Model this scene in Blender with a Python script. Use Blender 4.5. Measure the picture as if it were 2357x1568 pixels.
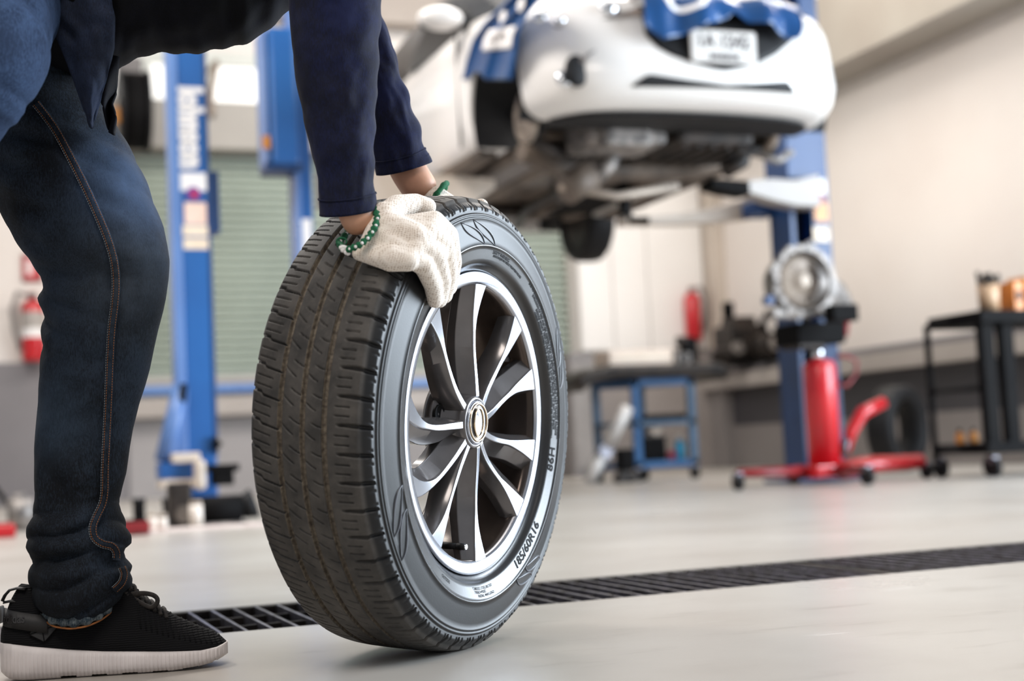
import bpy, bmesh, math, random
import numpy as np
from mathutils import Vector, Matrix, noise as mnoise

for o in list(bpy.data.objects):
    bpy.data.objects.remove(o)
SC = bpy.context.scene
COL = SC.collection
rnd = random.Random(7)

# ------------------------------------------------------------------ camera
FPX, PCX, PCY = 3274.0, 1178.5, 784.0
CAM_H, YAW, PITCH, ROLL = 0.2665, math.radians(20.6), math.radians(4.47), 0.048
C0 = Vector((0, 0, CAM_H))
_F = Vector((math.sin(YAW) * math.cos(PITCH), math.cos(YAW) * math.cos(PITCH), math.sin(PITCH)))
_R0 = Vector((math.cos(YAW), -math.sin(YAW), 0))
_U0 = _R0.cross(_F)
_R = _R0 * math.cos(ROLL) - _U0 * math.sin(ROLL)
_U = _U0 * math.cos(ROLL) + _R0 * math.sin(ROLL)
cam_data = bpy.data.cameras.new('camera')
cam_data.sensor_width = 36.0
cam_data.lens = FPX * 36.0 / 2357.0
cam_data.clip_start = 0.05
cam_data.clip_end = 200
cam_data.dof.use_dof = True
cam_data.dof.focus_distance = 1.93
cam_data.dof.aperture_fstop = 2.85
cam = bpy.data.objects.new('camera', cam_data)
COL.objects.link(cam)
cam.matrix_world = Matrix(((_R.x, _U.x, -_F.x, C0.x), (_R.y, _U.y, -_F.y, C0.y),
                           (_R.z, _U.z, -_F.z, C0.z), (0, 0, 0, 1)))
SC.camera = cam

# ------------------------------------------------------------------ light
SC.view_settings.view_transform = 'Standard'
SC.view_settings.look = 'None'
SC.view_settings.exposure = 0.24
SC.view_settings.gamma = 1.0
world = bpy.data.worlds.new('daylight')
SC.world = world
world.use_nodes = True
wn = world.node_tree.nodes
bg = wn['Background']
bg.inputs['Color'].default_value = (0.92, 0.95, 1.0, 1)
bg.inputs['Strength'].default_value = 0.34


def area(name, loc, target, sx, sy, power, col):
    d = bpy.data.lights.new(name, 'AREA')
    d.shape = 'RECTANGLE'
    d.size, d.size_y = sx, sy
    d.energy = power
    d.color = col
    o = bpy.data.objects.new(name, d)
    COL.objects.link(o)
    o.location = loc
    o.rotation_euler = (Vector(target) - Vector(loc)).to_track_quat('-Z', 'Y').to_euler()
    return o


# daylight through the open bay on the right, out of frame
area('bay_daylight', (8.2, 1.9, 2.3), (0.5, 1.9, 1.4), 6.2, 4.2, 1250, (0.78, 0.89, 1.0))
# ceiling lamps over the work bays
area('ceiling_lamp', (1.5, 8.0, 5.6), (1.5, 8.0, 0), 5.0, 1.2, 170, (1.0, 0.95, 0.88))
area('ceiling_lamp', (5.7, 9.0, 5.8), (5.4, 9.0, 0), 0.8, 5.0, 330, (1.0, 0.94, 0.87))
area('ceiling_lamp', (-1.2, 6.2, 5.2), (2.6, 7.0, 1.8), 3.0, 1.2, 250, (1.0, 0.95, 0.9))
area('ceiling_lamp', (-0.6, -0.6, 4.2), (0.2, 1.9, 0.3), 2.5, 1.5, 100, (1.0, 0.92, 0.84))


# ------------------------------------------------------------------ helpers
def at(px, py, d):
    """point seen at a photograph pixel, d metres deep"""
    return C0 + (_F + _R * ((px - PCX) / FPX) + _U * ((PCY - py) / FPX)) * d


def ray(px, py):
    return _F + _R * ((px - PCX) / FPX) + _U * ((PCY - py) / FPX)


def on_floor(px, py, z=0.0):
    r = ray(px, py)
    return C0 + r * ((z - C0.z) / r.z)


def on_y(px, py, y):
    r = ray(px, py)
    return C0 + r * (y / r.y)


def on_x(px, py, x):
    r = ray(px, py)
    return C0 + r * (x / r.x)


def props(o, label=None, cat=None, group=None, kind=None):
    if label: o['label'] = label
    if cat: o['category'] = cat
    if group: o['group'] = group
    if kind: o['kind'] = kind
    return o


ROOTM = {}


def thing(name, label, cat, loc, group=None, mat=None):
    o = bpy.data.objects.new(name, None)
    o.empty_display_size = 0.05
    COL.objects.link(o)
    m = Matrix.Translation(Vector(loc)) if mat is None else mat
    o.matrix_world = m
    ROOTM[o.name] = m
    return props(o, label, cat, group)


def link_mesh(name, me, mat, parent=None, local=False):
    o = bpy.data.objects.new(name, me)
    COL.objects.link(o)
    if mat is not None:
        for m in (mat if isinstance(mat, (list, tuple)) else [mat]):
            me.materials.append(m)
    if parent is not None:
        o.parent = parent
        m = ROOTM.get(parent.name)
        if m is not None and not local:
            o.matrix_parent_inverse = m.inverted()
        elif m is None:
            ROOTM[o.name] = Matrix.Identity(4) if local else None
    return o


def rot_to(d):
    return Vector((0, 0, 1)).rotation_difference(Vector(d).normalized()).to_matrix()


class MB:
    """collects shapes into one mesh"""

    def __init__(self):
        self.bm = bmesh.new()

    def poly(self, vs, fs, smooth=False, mi=0):
        bv = [self.bm.verts.new(v) for v in vs]
        for f in fs:
            try:
                bf = self.bm.faces.new([bv[i] for i in f])
                bf.smooth = smooth
                bf.material_index = mi
            except ValueError:
                pass
        return bv

    def box(self, c, s, M=None, bev=0.0, mi=0):
        x, y, z = s[0] / 2, s[1] / 2, s[2] / 2
        vs = [Vector(v) for v in ((-x, -y, -z), (x, -y, -z), (x, y, -z), (-x, y, -z), (-x, -y, z), (x, -y, z), (x, y, z), (-x, y, z))]
        if M is not None:
            vs = [M @ v for v in vs]
        vs = [v + Vector(c) for v in vs]
        fs = [(0, 3, 2, 1), (4, 5, 6, 7), (0, 1, 5, 4), (1, 2, 6, 5), (2, 3, 7, 6), (3, 0, 4, 7)]
        bv = self.poly(vs, fs, mi=mi)
        if bev:
            es = {e for v in bv for e in v.link_edges}
            bmesh.ops.bevel(self.bm, geom=list(es), offset=bev, segments=2, affect='EDGES', profile=0.6)
        return self

    def span(self, a, b, bev=0.0, mi=0):
        a, b = Vector(a), Vector(b)
        return self.box((a + b) / 2, (abs(a.x - b.x), abs(a.y - b.y), abs(a.z - b.z)), bev=bev, mi=mi)

    def cyl(self, p0, p1, r0, r1=None, n=20, cap=True, mi=0):
        r1 = r0 if r1 is None else r1
        p0, p1 = Vector(p0), Vector(p1)
        M = rot_to(p1 - p0)
        vs = []
        for p, r in ((p0, r0), (p1, r1)):
            for i in range(n):
                a = 2 * math.pi * i / n
                vs.append(p + M @ Vector((r * math.cos(a), r * math.sin(a), 0)))
        bv = [self.bm.verts.new(v) for v in vs]
        for i in range(n):
            f = self.bm.faces.new((bv[i], bv[(i + 1) % n], bv[n + (i + 1) % n], bv[n + i]))
            f.smooth = True
            f.material_index = mi
        if cap:
            self.bm.faces.new(bv[:n][::-1]).material_index = mi
            self.bm.faces.new(bv[n:]).material_index = mi
        return self

    def tube(self, pts, rad, n=10, closed=False, flat=1.0, up=None, mi=0):
        """a bent round (or flattened) bar through pts"""
        P = [Vector(p) for p in pts]
        if not isinstance(rad, (list, tuple)):
            rad = [rad] * len(P)
        rings = []
        prev = Vector(up) if up else None
        k = len(P)
        for i, p in enumerate(P):
            if closed:
                t = (P[(i + 1) % k] - P[i - 1])
            else:
                t = P[min(i + 1, k - 1)] - P[max(i - 1, 0)]
            if t.length < 1e-9:
                t = Vector((0, 0, 1))
            t.normalize()
            if prev is None:
                prev = Vector((0, 0, 1)) if abs(t.z) < 0.9 else Vector((1, 0, 0))
            a = prev - t * prev.dot(t)
            if a.length < 1e-6:
                a = t.orthogonal()
            a.normalize()
            b = t.cross(a)
            prev = a
            rings.append([self.bm.verts.new(p + (a * math.cos(2 * math.pi * j / n) * flat + b * math.sin(2 * math.pi * j / n)) * rad[i]) for j in range(n)])
        m = k if closed else k - 1
        for i in range(m):
            A, B = rings[i], rings[(i + 1) % k]
            for j in range(n):
                f = self.bm.faces.new((A[j], A[(j + 1) % n], B[(j + 1) % n], B[j]))
                f.smooth = True
                f.material_index = mi
        if not closed:
            self.bm.faces.new(rings[0][::-1]).material_index = mi
            self.bm.faces.new(rings[-1]).material_index = mi
        return self

    def lathe(self, prof, n=48, org=(0, 0, 0), axis=(0, 0, 1), closed=False, mi=0, smooth=True):
        """prof: list of (r, a) turned about axis"""
        M = rot_to(axis)
        org = Vector(org)
        rings = []
        for r, a in prof:
            rings.append([self.bm.verts.new(org + M @ Vector((r * math.cos(2 * math.pi * j / n), r * math.sin(2 * math.pi * j / n), a))) for j in range(n)])
        k = len(rings)
        for i in range(k if closed else k - 1):
            A, B = rings[i], rings[(i + 1) % k]
            for j in range(n):
                f = self.bm.faces.new((A[j], A[(j + 1) % n], B[(j + 1) % n], B[j]))
                f.smooth = smooth
                f.material_index = mi
        return self

    def disc_lathe(self, prof, n=32, org=(0, 0, 0), axis=(0, 0, 1), mi=0):
        """a lathe closed with caps at both ends"""
        self.lathe(prof, n, org, axis, mi=mi)
        vs = list(self.bm.verts)[-n * len(prof):]
        self.bm.faces.new(vs[:n][::-1]).material_index = mi
        self.bm.faces.new(vs[-n:]).material_index = mi
        return self

    def ball(self, c, r, n=16, M=None, mi=0):
        """r may be three radii"""
        rr = Vector(r) if hasattr(r, '__len__') else Vector((r, r, r))
        m = Matrix.Translation(Vector(c)) @ ((M.to_4x4() if M is not None else Matrix.Identity(4)) @ Matrix.Diagonal((rr.x, rr.y, rr.z, 1)))
        g = bmesh.ops.create_uvsphere(self.bm, u_segments=n, v_segments=max(6, n // 2), radius=1.0, matrix=m)
        for v in g['verts']:
            for f in v.link_faces:
                f.smooth = True
                f.material_index = mi
        return self

    def prism(self, poly, vec, mi=0):
        """a flat outline (list of points) pushed along vec"""
        vec = Vector(vec)
        n = len(poly)
        a = [self.bm.verts.new(Vector(p)) for p in poly]
        b = [self.bm.verts.new(Vector(p) + vec) for p in poly]
        for f in [a[::-1], b] + [(a[i], a[(i + 1) % n], b[(i + 1) % n], b[i]) for i in range(n)]:
            self.bm.faces.new(f).material_index = mi
        return self

    def loft(self, rings, cap=True, closed=True, mi=0, smooth=True):
        R = [[self.bm.verts.new(Vector(p)) for p in r] for r in rings]
        n = len(R[0])
        for i in range(len(R) - 1):
            for j in range(n if closed else n - 1):
                f = self.bm.faces.new((R[i][j], R[i][(j + 1) % n], R[i + 1][(j + 1) % n], R[i + 1][j]))
                f.smooth = smooth
                f.material_index = mi
        if cap and closed:
            self.bm.faces.new(R[0][::-1]).material_index = mi
            self.bm.faces.new(R[-1]).material_index = mi
        return self

    def build(self, name, mat, parent=None, local=False, bevel=0.0, smooth_angle=None, sub=0, fix=True):
        if fix:
            bmesh.ops.recalc_face_normals(self.bm, faces=self.bm.faces[:])
        me = bpy.data.meshes.new(name)
        self.bm.to_mesh(me)
        self.bm.free()
        o = link_mesh(name, me, mat, parent, local)
        if bevel:
            b = o.modifiers.new('bevel', 'BEVEL')
            b.width = bevel
            b.segments = 2
            b.limit_method = 'ANGLE'
        if sub:
            s = o.modifiers.new('sub', 'SUBSURF')
            s.levels = s.render_levels = sub
        return o


def grid_mesh(name, V, mat, parent=None, local=False, close_u=False, close_v=False, smooth=True, flip=False):
    """V: numpy array [nu, nv, 3] -> one quad mesh"""
    nu, nv = V.shape[:2]
    iu = np.arange(nu if close_u else nu - 1)
    iv = np.arange(nv if close_v else nv - 1)
    A, B = np.meshgrid(iu, iv, indexing='ij')
    A2, B2 = (A + 1) % nu, (B + 1) % nv
    q = np.stack([A * nv + B, A2 * nv + B, A2 * nv + B2, A * nv + B2][::-1] if flip else [A * nv + B, A2 * nv + B, A2 * nv + B2, A * nv + B2], -1).reshape(-1, 4)
    me = bpy.data.meshes.new(name)
    me.vertices.add(nu * nv)
    me.vertices.foreach_set('co', V.reshape(-1).astype(np.float32))
    me.loops.add(q.size)
    me.loops.foreach_set('vertex_index', q.reshape(-1).astype(np.int32))
    me.polygons.add(len(q))
    me.polygons.foreach_set('loop_start', np.arange(0, q.size, 4, dtype=np.int32))
    me.polygons.foreach_set('use_smooth', np.full(len(q), smooth, dtype=bool))
    me.update(calc_edges=True)
    me.validate()
    return link_mesh(name, me, mat, parent, local)


def text_geo(s, size, bold=0.0, align='CENTER'):
    """outline letters as (verts, faces) in the xy plane, built from the default font"""
    c = bpy.data.curves.new('t', 'FONT')
    c.body = s
    c.size = size
    c.align_x = align
    c.align_y = 'CENTER'
    c.offset = bold
    c.resolution_u = 3
    o = bpy.data.objects.new('t', c)
    COL.objects.link(o)
    dg = bpy.context.evaluated_depsgraph_get()
    me = bpy.data.meshes.new_from_object(o.evaluated_get(dg))
    vs = [v.co.copy() for v in me.vertices]
    fs = [tuple(p.vertices) for p in me.polygons]
    bpy.data.objects.remove(o)
    bpy.data.meshes.remove(me)
    bpy.data.curves.remove(c)
    return vs, fs


# ------------------------------------------------------------------ materials
def srgb(r, g, b):
    f = lambda c: (c / 12.92 if c <= 0.04045 else ((c + 0.055) / 1.055) ** 2.4)
    return (f(r / 255), f(g / 255), f(b / 255), 1)


def new_mat(name, col, rough=0.5, metal=0.0, coat=0.0, spec=0.5, sheen=0.0):
    m = bpy.data.materials.new(name)
    m.use_nodes = True
    p = m.node_tree.nodes['Principled BSDF']
    p.inputs['Base Color'].default_value = col
    p.inputs['Roughness'].default_value = rough
    p.inputs['Metallic'].default_value = metal
    p.inputs['Coat Weight'].default_value = coat
    p.inputs['Coat Roughness'].default_value = 0.05
    p.inputs['Specular IOR Level'].default_value = spec
    p.inputs['Sheen Weight'].default_value = sheen
    p.inputs['Sheen Roughness'].default_value = 0.5
    return m


def N(m, kind, **kw):
    n = m.node_tree.nodes.new(kind)
    for k, v in kw.items():
        if k.startswith('i_'):
            n.inputs[k[2:].replace('_', ' ')].default_value = v
        else:
            setattr(n, k, v)
    return n


def L(m, a, ai, b, bi):
    m.node_tree.links.new(a.outputs[ai], b.inputs[bi])


def P(m):
    return m.node_tree.nodes['Principled BSDF']


def ramp(m, src, out, stops):
    r = N(m, 'ShaderNodeValToRGB')
    e = r.color_ramp.elements
    while len(e) < len(stops):
        e.new(0.5)
    for k, (p, c) in enumerate(stops):
        e[k].position = p
        e[k].color = c
    L(m, src, out, r, 'Fac')
    return r


def mottled(name, c1, c2, scale=4.0, rough=0.5, metal=0.0, detail=5.0, bump=0.0, bscale=60.0, stretch=(1, 1, 1), coat=0.0, lo=0.35, hi=0.65, rvar=0.0, spec=0.5):
    """two close tones broken up by noise, with an optional fine bump"""
    m = new_mat(name, c1, rough, metal, coat, spec)
    tc = N(m, 'ShaderNodeTexCoord')
    mp = N(m, 'ShaderNodeMapping')
    mp.inputs['Scale'].default_value = stretch
    L(m, tc, 'Object', mp, 'Vector')
    nz = N(m, 'ShaderNodeTexNoise', i_Scale=scale, i_Detail=detail)
    L(m, mp, 'Vector', nz, 'Vector')
    r = ramp(m, nz, 'Fac', [(lo, c1), (hi, c2)])
    L(m, r, 'Color', P(m), 'Base Color')
    if rvar:
        mr = N(m, 'ShaderNodeMapRange')
        mr.inputs['To Min'].default_value = max(0.02, rough - rvar)
        mr.inputs['To Max'].default_value = rough + rvar
        L(m, nz, 'Fac', mr, 'Value')
        L(m, mr, 'Result', P(m), 'Roughness')
    if bump:
        n2 = N(m, 'ShaderNodeTexNoise', i_Scale=bscale, i_Detail=3.0)
        L(m, tc, 'Object', n2, 'Vector')
        b = N(m, 'ShaderNodeBump', i_Strength=bump, i_Distance=0.002)
        L(m, n2, 'Fac', b, 'Height')
        L(m, b, 'Normal', P(m), 'Normal')
    return m


M_floor = mottled('floor_epoxy', srgb(182, 177, 170), srgb(160, 153, 145), 1.6, 0.30, detail=8.0, bump=0.05, bscale=24, rvar=0.07)
# pale scuffs worn into the floor coat
_tc = N(M_floor, 'ShaderNodeTexCoord')
_mp = N(M_floor, 'ShaderNodeMapping')
_mp.inputs['Scale'].default_value = (0.8, 3.2, 1.0)
_mp.inputs['Rotation'].default_value = (0, 0, 0.25)
L(M_floor, _tc, 'Object', _mp, 'Vector')
_nz = N(M_floor, 'ShaderNodeTexNoise', i_Scale=4.5, i_Detail=9.0, i_Roughness=0.62)
L(M_floor, _mp, 'Vector', _nz, 'Vector')
_r = ramp(M_floor, _nz, 'Fac', [(0.30, srgb(150, 142, 132)), (0.42, srgb(255, 255, 255)), (0.62, srgb(255, 255, 255)), (0.70, srgb(255, 255, 255))])
_old = P(M_floor).inputs['Base Color'].links[0].from_node
_mx = N(M_floor, 'ShaderNodeMix', data_type='RGBA', blend_type='MULTIPLY')
_mx.inputs[0].default_value = 0.30
L(M_floor, _old, 'Color', _mx, 6)
L(M_floor, _r, 'Color', _mx, 7)
_sc = ramp(M_floor, _nz, 'Fac', [(0.655, (0, 0, 0, 1)), (0.70, (1, 1, 1, 1))])
_sf = N(M_floor, 'ShaderNodeMath', operation='MULTIPLY')
L(M_floor, _sc, 'Color', _sf, 0)
_sf.inputs[1].default_value = 0.45
_m2 = N(M_floor, 'ShaderNodeMix', data_type='RGBA')
L(M_floor, _sf, 'Value', _m2, 0)
L(M_floor, _mx, 2, _m2, 6)
_m2.inputs[7].default_value = srgb(214, 212, 208)
L(M_floor, _m2, 2, P(M_floor), 'Base Color')
M_wall = mottled('wall_paint', srgb(226, 219, 213), srgb(219, 210, 203), 0.7, 0.6)
M_wallw = mottled('white_panel_paint', srgb(238, 234, 230), srgb(230, 226, 222), 0.9, 0.5)
M_dado = mottled('grey_dado_paint', srgb(122, 118, 120), srgb(112, 108, 110), 1.2, 0.5)
M_dado_d = mottled('dark_grey_paint', srgb(70, 68, 72), srgb(60, 58, 62), 1.2, 0.5)
M_ledge = mottled('grey_ledge_paint', srgb(168, 160, 154), srgb(156, 148, 142), 1.5, 0.4)
M_head = mottled('grey_header_paint', srgb(160, 154, 146), srgb(150, 144, 137), 1.0, 0.5)
M_beam = mottled('beam_paint', srgb(160, 154, 144), srgb(150, 142, 132), 1.0, 0.5)
M_taupe = mottled('taupe_paint', srgb(170, 158, 148), srgb(160, 148, 138), 1.0, 0.5)
M_shutter = mottled('green_grey_shutter', srgb(178, 186, 174), srgb(168, 176, 164), 1.5, 0.45)
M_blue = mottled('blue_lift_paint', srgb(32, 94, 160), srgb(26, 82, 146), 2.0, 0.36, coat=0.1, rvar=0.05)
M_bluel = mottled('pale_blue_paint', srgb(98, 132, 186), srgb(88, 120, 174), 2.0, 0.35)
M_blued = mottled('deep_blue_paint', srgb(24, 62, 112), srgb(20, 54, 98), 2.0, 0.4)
M_cream = mottled('cream_arm_paint', srgb(208, 194, 180), srgb(192, 176, 160), 3.0, 0.45)
M_black = mottled('black_paint', srgb(18, 17, 17), srgb(13, 12, 13), 6.0, 0.7, spec=0.08)
M_blackp = mottled('black_plastic', srgb(24, 24, 26), srgb(17, 17, 19), 12.0, 0.6, bump=0.1, spec=0.25)
M_dark = mottled('greasy_steel', srgb(58, 50, 45), srgb(28, 25, 24), 9.0, 0.5, metal=0.2, detail=6, spec=0.3)
M_darkr = mottled('brown_underseal', srgb(110, 96, 84), srgb(58, 50, 44), 5.0, 0.6, detail=8)
M_alu = mottled('cast_aluminium', srgb(158, 150, 144), srgb(92, 88, 86), 16.0, 0.5, metal=0.4, detail=7)
M_alub = mottled('dull_aluminium', srgb(168, 154, 140), srgb(134, 122, 112), 9.0, 0.5, metal=0.3)
M_chrome = new_mat('chrome', srgb(220, 222, 226), 0.12, 1.0)
M_red = mottled('red_paint', srgb(196, 24, 34), srgb(176, 18, 28), 3.0, 0.3, coat=0.3)
M_redd = mottled('worn_red_paint', srgb(140, 26, 32), srgb(112, 20, 26), 6.0, 0.4)
M_white = mottled('white_label', srgb(236, 232, 230), srgb(228, 224, 222), 8.0, 0.5)
M_peach = mottled('peach_label', srgb(238, 208, 192), srgb(232, 198, 180), 8.0, 0.5)
M_creaml = mottled('cream_label', srgb(236, 220, 198), srgb(226, 206, 182), 8.0, 0.5)
M_orange = mottled('amber_plastic', srgb(204, 136, 52), srgb(188, 118, 40), 5.0, 0.4)
M_silver = mottled('bright_aluminium', srgb(222, 218, 214), srgb(196, 192, 190), 9.0, 0.42, metal=0.15)
M_card = mottled('pale_cardboard', srgb(228, 210, 194), srgb(214, 194, 176), 5.0, 0.7)
M_carw = mottled('white_car_paint', srgb(226, 222, 218), srgb(220, 216, 212), 1.0, 0.3, coat=0.5)
M_glassd = new_mat('dark_car_glass', srgb(16, 16, 18), 0.25, 0.0, spec=0.25)
M_rubber = mottled('black_rubber', srgb(26, 25, 26), srgb(20, 19, 20), 10.0, 0.6, spec=0.25)
M_cartb = mottled('dull_blue_paint', srgb(32, 84, 132), srgb(26, 70, 112), 3.0, 0.5, spec=0.3)
M_cartd = mottled('dusty_blue_paint', srgb(74, 98, 122), srgb(62, 84, 106), 3.0, 0.55, spec=0.3)
M_cover = mottled('blue_vinyl_cover', srgb(20, 70, 122), srgb(16, 60, 108), 3.0, 0.28)
M_galv = mottled('galvanised_steel', srgb(126, 124, 130), srgb(96, 94, 100), 30.0, 0.36, metal=0.8, detail=5)
M_trench = mottled('trench_concrete', srgb(64, 56, 50), srgb(34, 30, 28), 14.0, 0.8)
M_grey = mottled('grey_plastic', srgb(120, 114, 112), srgb(104, 98, 96), 5.0, 0.5)
M_cyan = mottled('cyan_plastic', srgb(60, 168, 206), srgb(48, 150, 190), 5.0, 0.4)

# ------------------------------------------------------------------ the room
YB, XR = 13.1, 7.2


def struct(mb, name, mat, **kw):
    return props(mb.build(name, mat, **kw), kind='structure')


# floor with the drain slot cut out of it
gN0, gN1 = on_floor(510, 1462), on_floor(2357, 1290)
gF0, gF1 = on_floor(400, 1405), on_floor(2357, 1250)
GY0 = (gN0.y + gN1.y) / 2
GY1 = (gF0.y + gF1.y) / 2
mb = MB()
TH = 0.14
mb.span((-6, -4, -TH), (10, GY0, 0)).span((-6, GY1, -TH), (10, YB + 0.2, 0))
struct(mb, 'floor', M_floor)
mb = MB()
mb.span((-6, GY0, -TH - 0.02), (10, GY1, -TH + 0.0))
struct(mb, 'trim_1', M_trench)


def wallbox(px0, py0, px1, py1, t, name, mat, front=0.0, **kw):
    """a slab on the back wall spanning two photograph corners, t thick, its face `front` off the wall"""
    a, b = on_y(px0, py0, YB), on_y(px1, py1, YB)
    m = MB().span((a.x, YB - front - t, a.z), (b.x, YB - front, b.z))
    return m.build(name, mat, **kw)


struct(MB().span((-6, YB, 0), (10, YB + 0.2, 7)), 'wall_back', M_wall)
struct(MB().span((XR, 7.6, 0), (XR + 0.25, YB, 7)), 'wall_right', M_wall)

# ---- back wall: dado, shutter, header, windows
def bx(px, py=800):
    return on_y(px, py, YB).x


XS0, XS1 = 1.28, 5.52       # the shutter's two jambs
struct(MB().span((-6, YB - 0.03, 0), (XS0 - 0.05, YB, 1.245)), 'trim_2', M_dado)
struct(MB().span((XS0 - 0.05, YB - 0.05, 0), (XS1 + 0.05, YB, 0.72)), 'trim_3', mottled('mid_grey_paint', srgb(150, 146, 146), srgb(140, 136, 136), 1.2, 0.5))
struct(MB().span((XS1 + 0.05, YB - 0.03, 0), (XR, YB, 1.23)), 'trim_4', mottled('warm_grey_paint', srgb(150, 142, 138), srgb(140, 132, 128), 1.2, 0.5))
struct(MB().span((XS0 - 0.1, YB - 0.2, 0.72), (XS1 + 0.08, YB - 0.0, 0.885), bev=0.01), 'trim_5', M_ledge)
struct(MB().span((XS0 - 0.1, YB - 0.14, 0.925), (XS1 + 0.08, YB - 0.05, 1.0), bev=0.01), 'trim_6', M_bluel)
# roller shutter: one ribbed curtain with side rails
prof = []
z = 1.08
while z < 3.14:
    for f, d_ in ((0.0, 0.004), (0.12, 0.030), (0.30, 0.040), (0.48, 0.030), (0.52, -0.034), (0.97, -0.034)):
        prof.append((z + 0.073 * f, d_))
    z += 0.073
mb = MB()
mb.loft([[(XS0, YB - 0.04 - d, zz) for zz, d in prof], [(XS1, YB - 0.04 - d, zz) for zz, d in prof]], cap=False, closed=False, smooth=False)
door = struct(mb, 'door_1', M_shutter)
mb = MB().span((XS0 - 0.1, YB - 0.1, 1.0), (XS0 + 0.01, YB, 3.2)).span((XS1 - 0.01, YB - 0.1, 1.0), (XS1 + 0.1, YB, 3.2))
mb.span((XS0, YB - 0.07, 1.0), (XS1, YB - 0.02, 1.09), bev=0.008)
mb.build('door_frame', M_head, door)
struct(MB().span((XS0 - 0.2, YB - 0.34, 3.12), (XS1 + 0.2, YB, 3.56), bev=0.015), 'trim_7', M_head)
M_pane = new_mat('daylit_pane', srgb(238, 236, 232), 0.2)
P(M_pane).inputs['Emission Color'].default_value = (1.0, 0.97, 0.93, 1)
P(M_pane).inputs['Emission Strength'].default_value = 0.55
win = struct(MB().span((0.6, YB - 0.02, 3.58), (6.6, YB, 3.98)), 'window_1', M_pane)
mb = MB()
for xx in (0.6, 1.48, 2.0, 2.9, 3.5, 4.4, 5.2, 6.6):
    mb.span((xx - 0.035, YB - 0.06, 3.56), (xx + 0.035, YB, 4.0))
mb.span((0.55, YB - 0.07, 3.97), (6.65, YB, 4.1)).span((0.55, YB - 0.07, 3.54), (6.65, YB, 3.6))
mb.build('window_frame', mottled('pale_frame_paint', srgb(206, 206, 198), srgb(198, 198, 190), 2, 0.5), win)
struct(MB().span((-6, YB - 0.25, 4.42), (XR, YB, 4.78)), 'trim_8', M_taupe)
# white panelled doors beside the shutter and the corner pilaster
mb = MB()
d2 = [XS1 + 0.12, 6.02, 6.42, bx(1618, 700)]
for k in range(3):
    mb.span((d2[k] + 0.006, YB - 0.05, 1.24), (d2[k + 1] - 0.006, YB - 0.005, 3.3), bev=0.006)
struct(mb, 'door_2', M_wallw)
xp0, xp1 = bx(1622, 700), bx(1688, 700)
struct(MB().span((xp0, YB - 0.28, 0), (xp1, YB, 6.5), bev=0.01), 'trim_9', mottled('beige_pilaster_paint', srgb(196, 184, 172), srgb(184, 172, 160), 1.0, 0.55))

struct(MB().span((xp0 - 0.02, YB - 0.30, 0), (xp1 + 0.02, YB - 0.02, 1.23), bev=0.006), 'trim_15', mottled('pilaster_grey_paint', srgb(138, 132, 130), srgb(126, 120, 118), 1.2, 0.5))

# ---- right wall: dado bands, beam, high window
for k, (z0, z1, t, m) in enumerate(((0.0, 0.42, 0.03, mottled('low_grey_paint', srgb(134, 128, 126), srgb(124, 118, 116), 1.2, 0.5)), (0.42, 0.80, 0.02, M_dado_d), (0.80, 0.94, 0.22, M_ledge), (0.94, 1.0, 0.16, M_dado))):
    struct(MB().span((XR - t, 7.6, z0), (XR, YB - 0.02, z1)), 'trim_%d' % (10 + k), m)
struct(MB().span((XR - 0.45, 7.6, 3.36), (XR, YB - 0.02, 4.02), bev=0.01), 'trim_14', M_beam)
w2 = struct(MB().span((XR - 0.03, 8.0, 4.04), (XR, 12.9, 5.2)), 'window_2', M_pane)
mb = MB()
for yy in (8.0, 9.6, 11.2, 12.9):
    mb.span((XR - 0.06, yy - 0.04, 4.02), (XR, yy + 0.04, 5.2))
mb.build('window_frame', M_head, w2)

# ---- the drain grate: end to end sections of flat bars in a slot
M_bar = mottled('worn_grate_steel', srgb(128, 126, 136), srgb(84, 80, 84), 26.0, 0.34, metal=0.85, detail=5)


def grate_section(x0, x1, label, group):
    t = thing('drain_grate', label, 'drain grate', ((x0 + x1) / 2, (GY0 + GY1) / 2, 0), group)
    m = MB()
    for y in (GY0 + 0.006, GY1 - 0.006):
        m.span((x0, y - 0.004, -0.045), (x1, y + 0.004, -0.002))
    for x in (x0 + 0.003, x1 - 0.003):
        m.span((x - 0.003, GY0, -0.045), (x + 0.003, GY1, -0.002))
    m.build('frame', M_dark, t)
    m = MB()
    n = int(round((x1 - x0) / 0.0415))
    for k in range(1, n):
        x = x0 + (x1 - x0) * k / n
        m.span((x - 0.0028, GY0 + 0.01, -0.04), (x + 0.0028, GY1 - 0.01, -0.001))
    m.build('cross_bars', M_bar, t)
    m = MB()
    for k in range(1, 3):
        y = GY0 + (GY1 - GY0) * k / 3
        m.span((x0, y - 0.0025, -0.04), (x1, y + 0.0025, -0.006))
    m.build('long_bars', M_dark, t)
    return t


gx = -0.35
while gx < 3.0:
    lab = ('black steel floor grate section by the sneaker and left of the tyre' if gx < 0.3 else
           'black steel floor grate section running behind the tyre' if gx < 1.0 else 'black steel floor grate section right of the tyre, running off to the right edge')
    grate_section(gx, gx + 0.996, lab, 'floor drain grate sections')
    gx += 1.0

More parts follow.
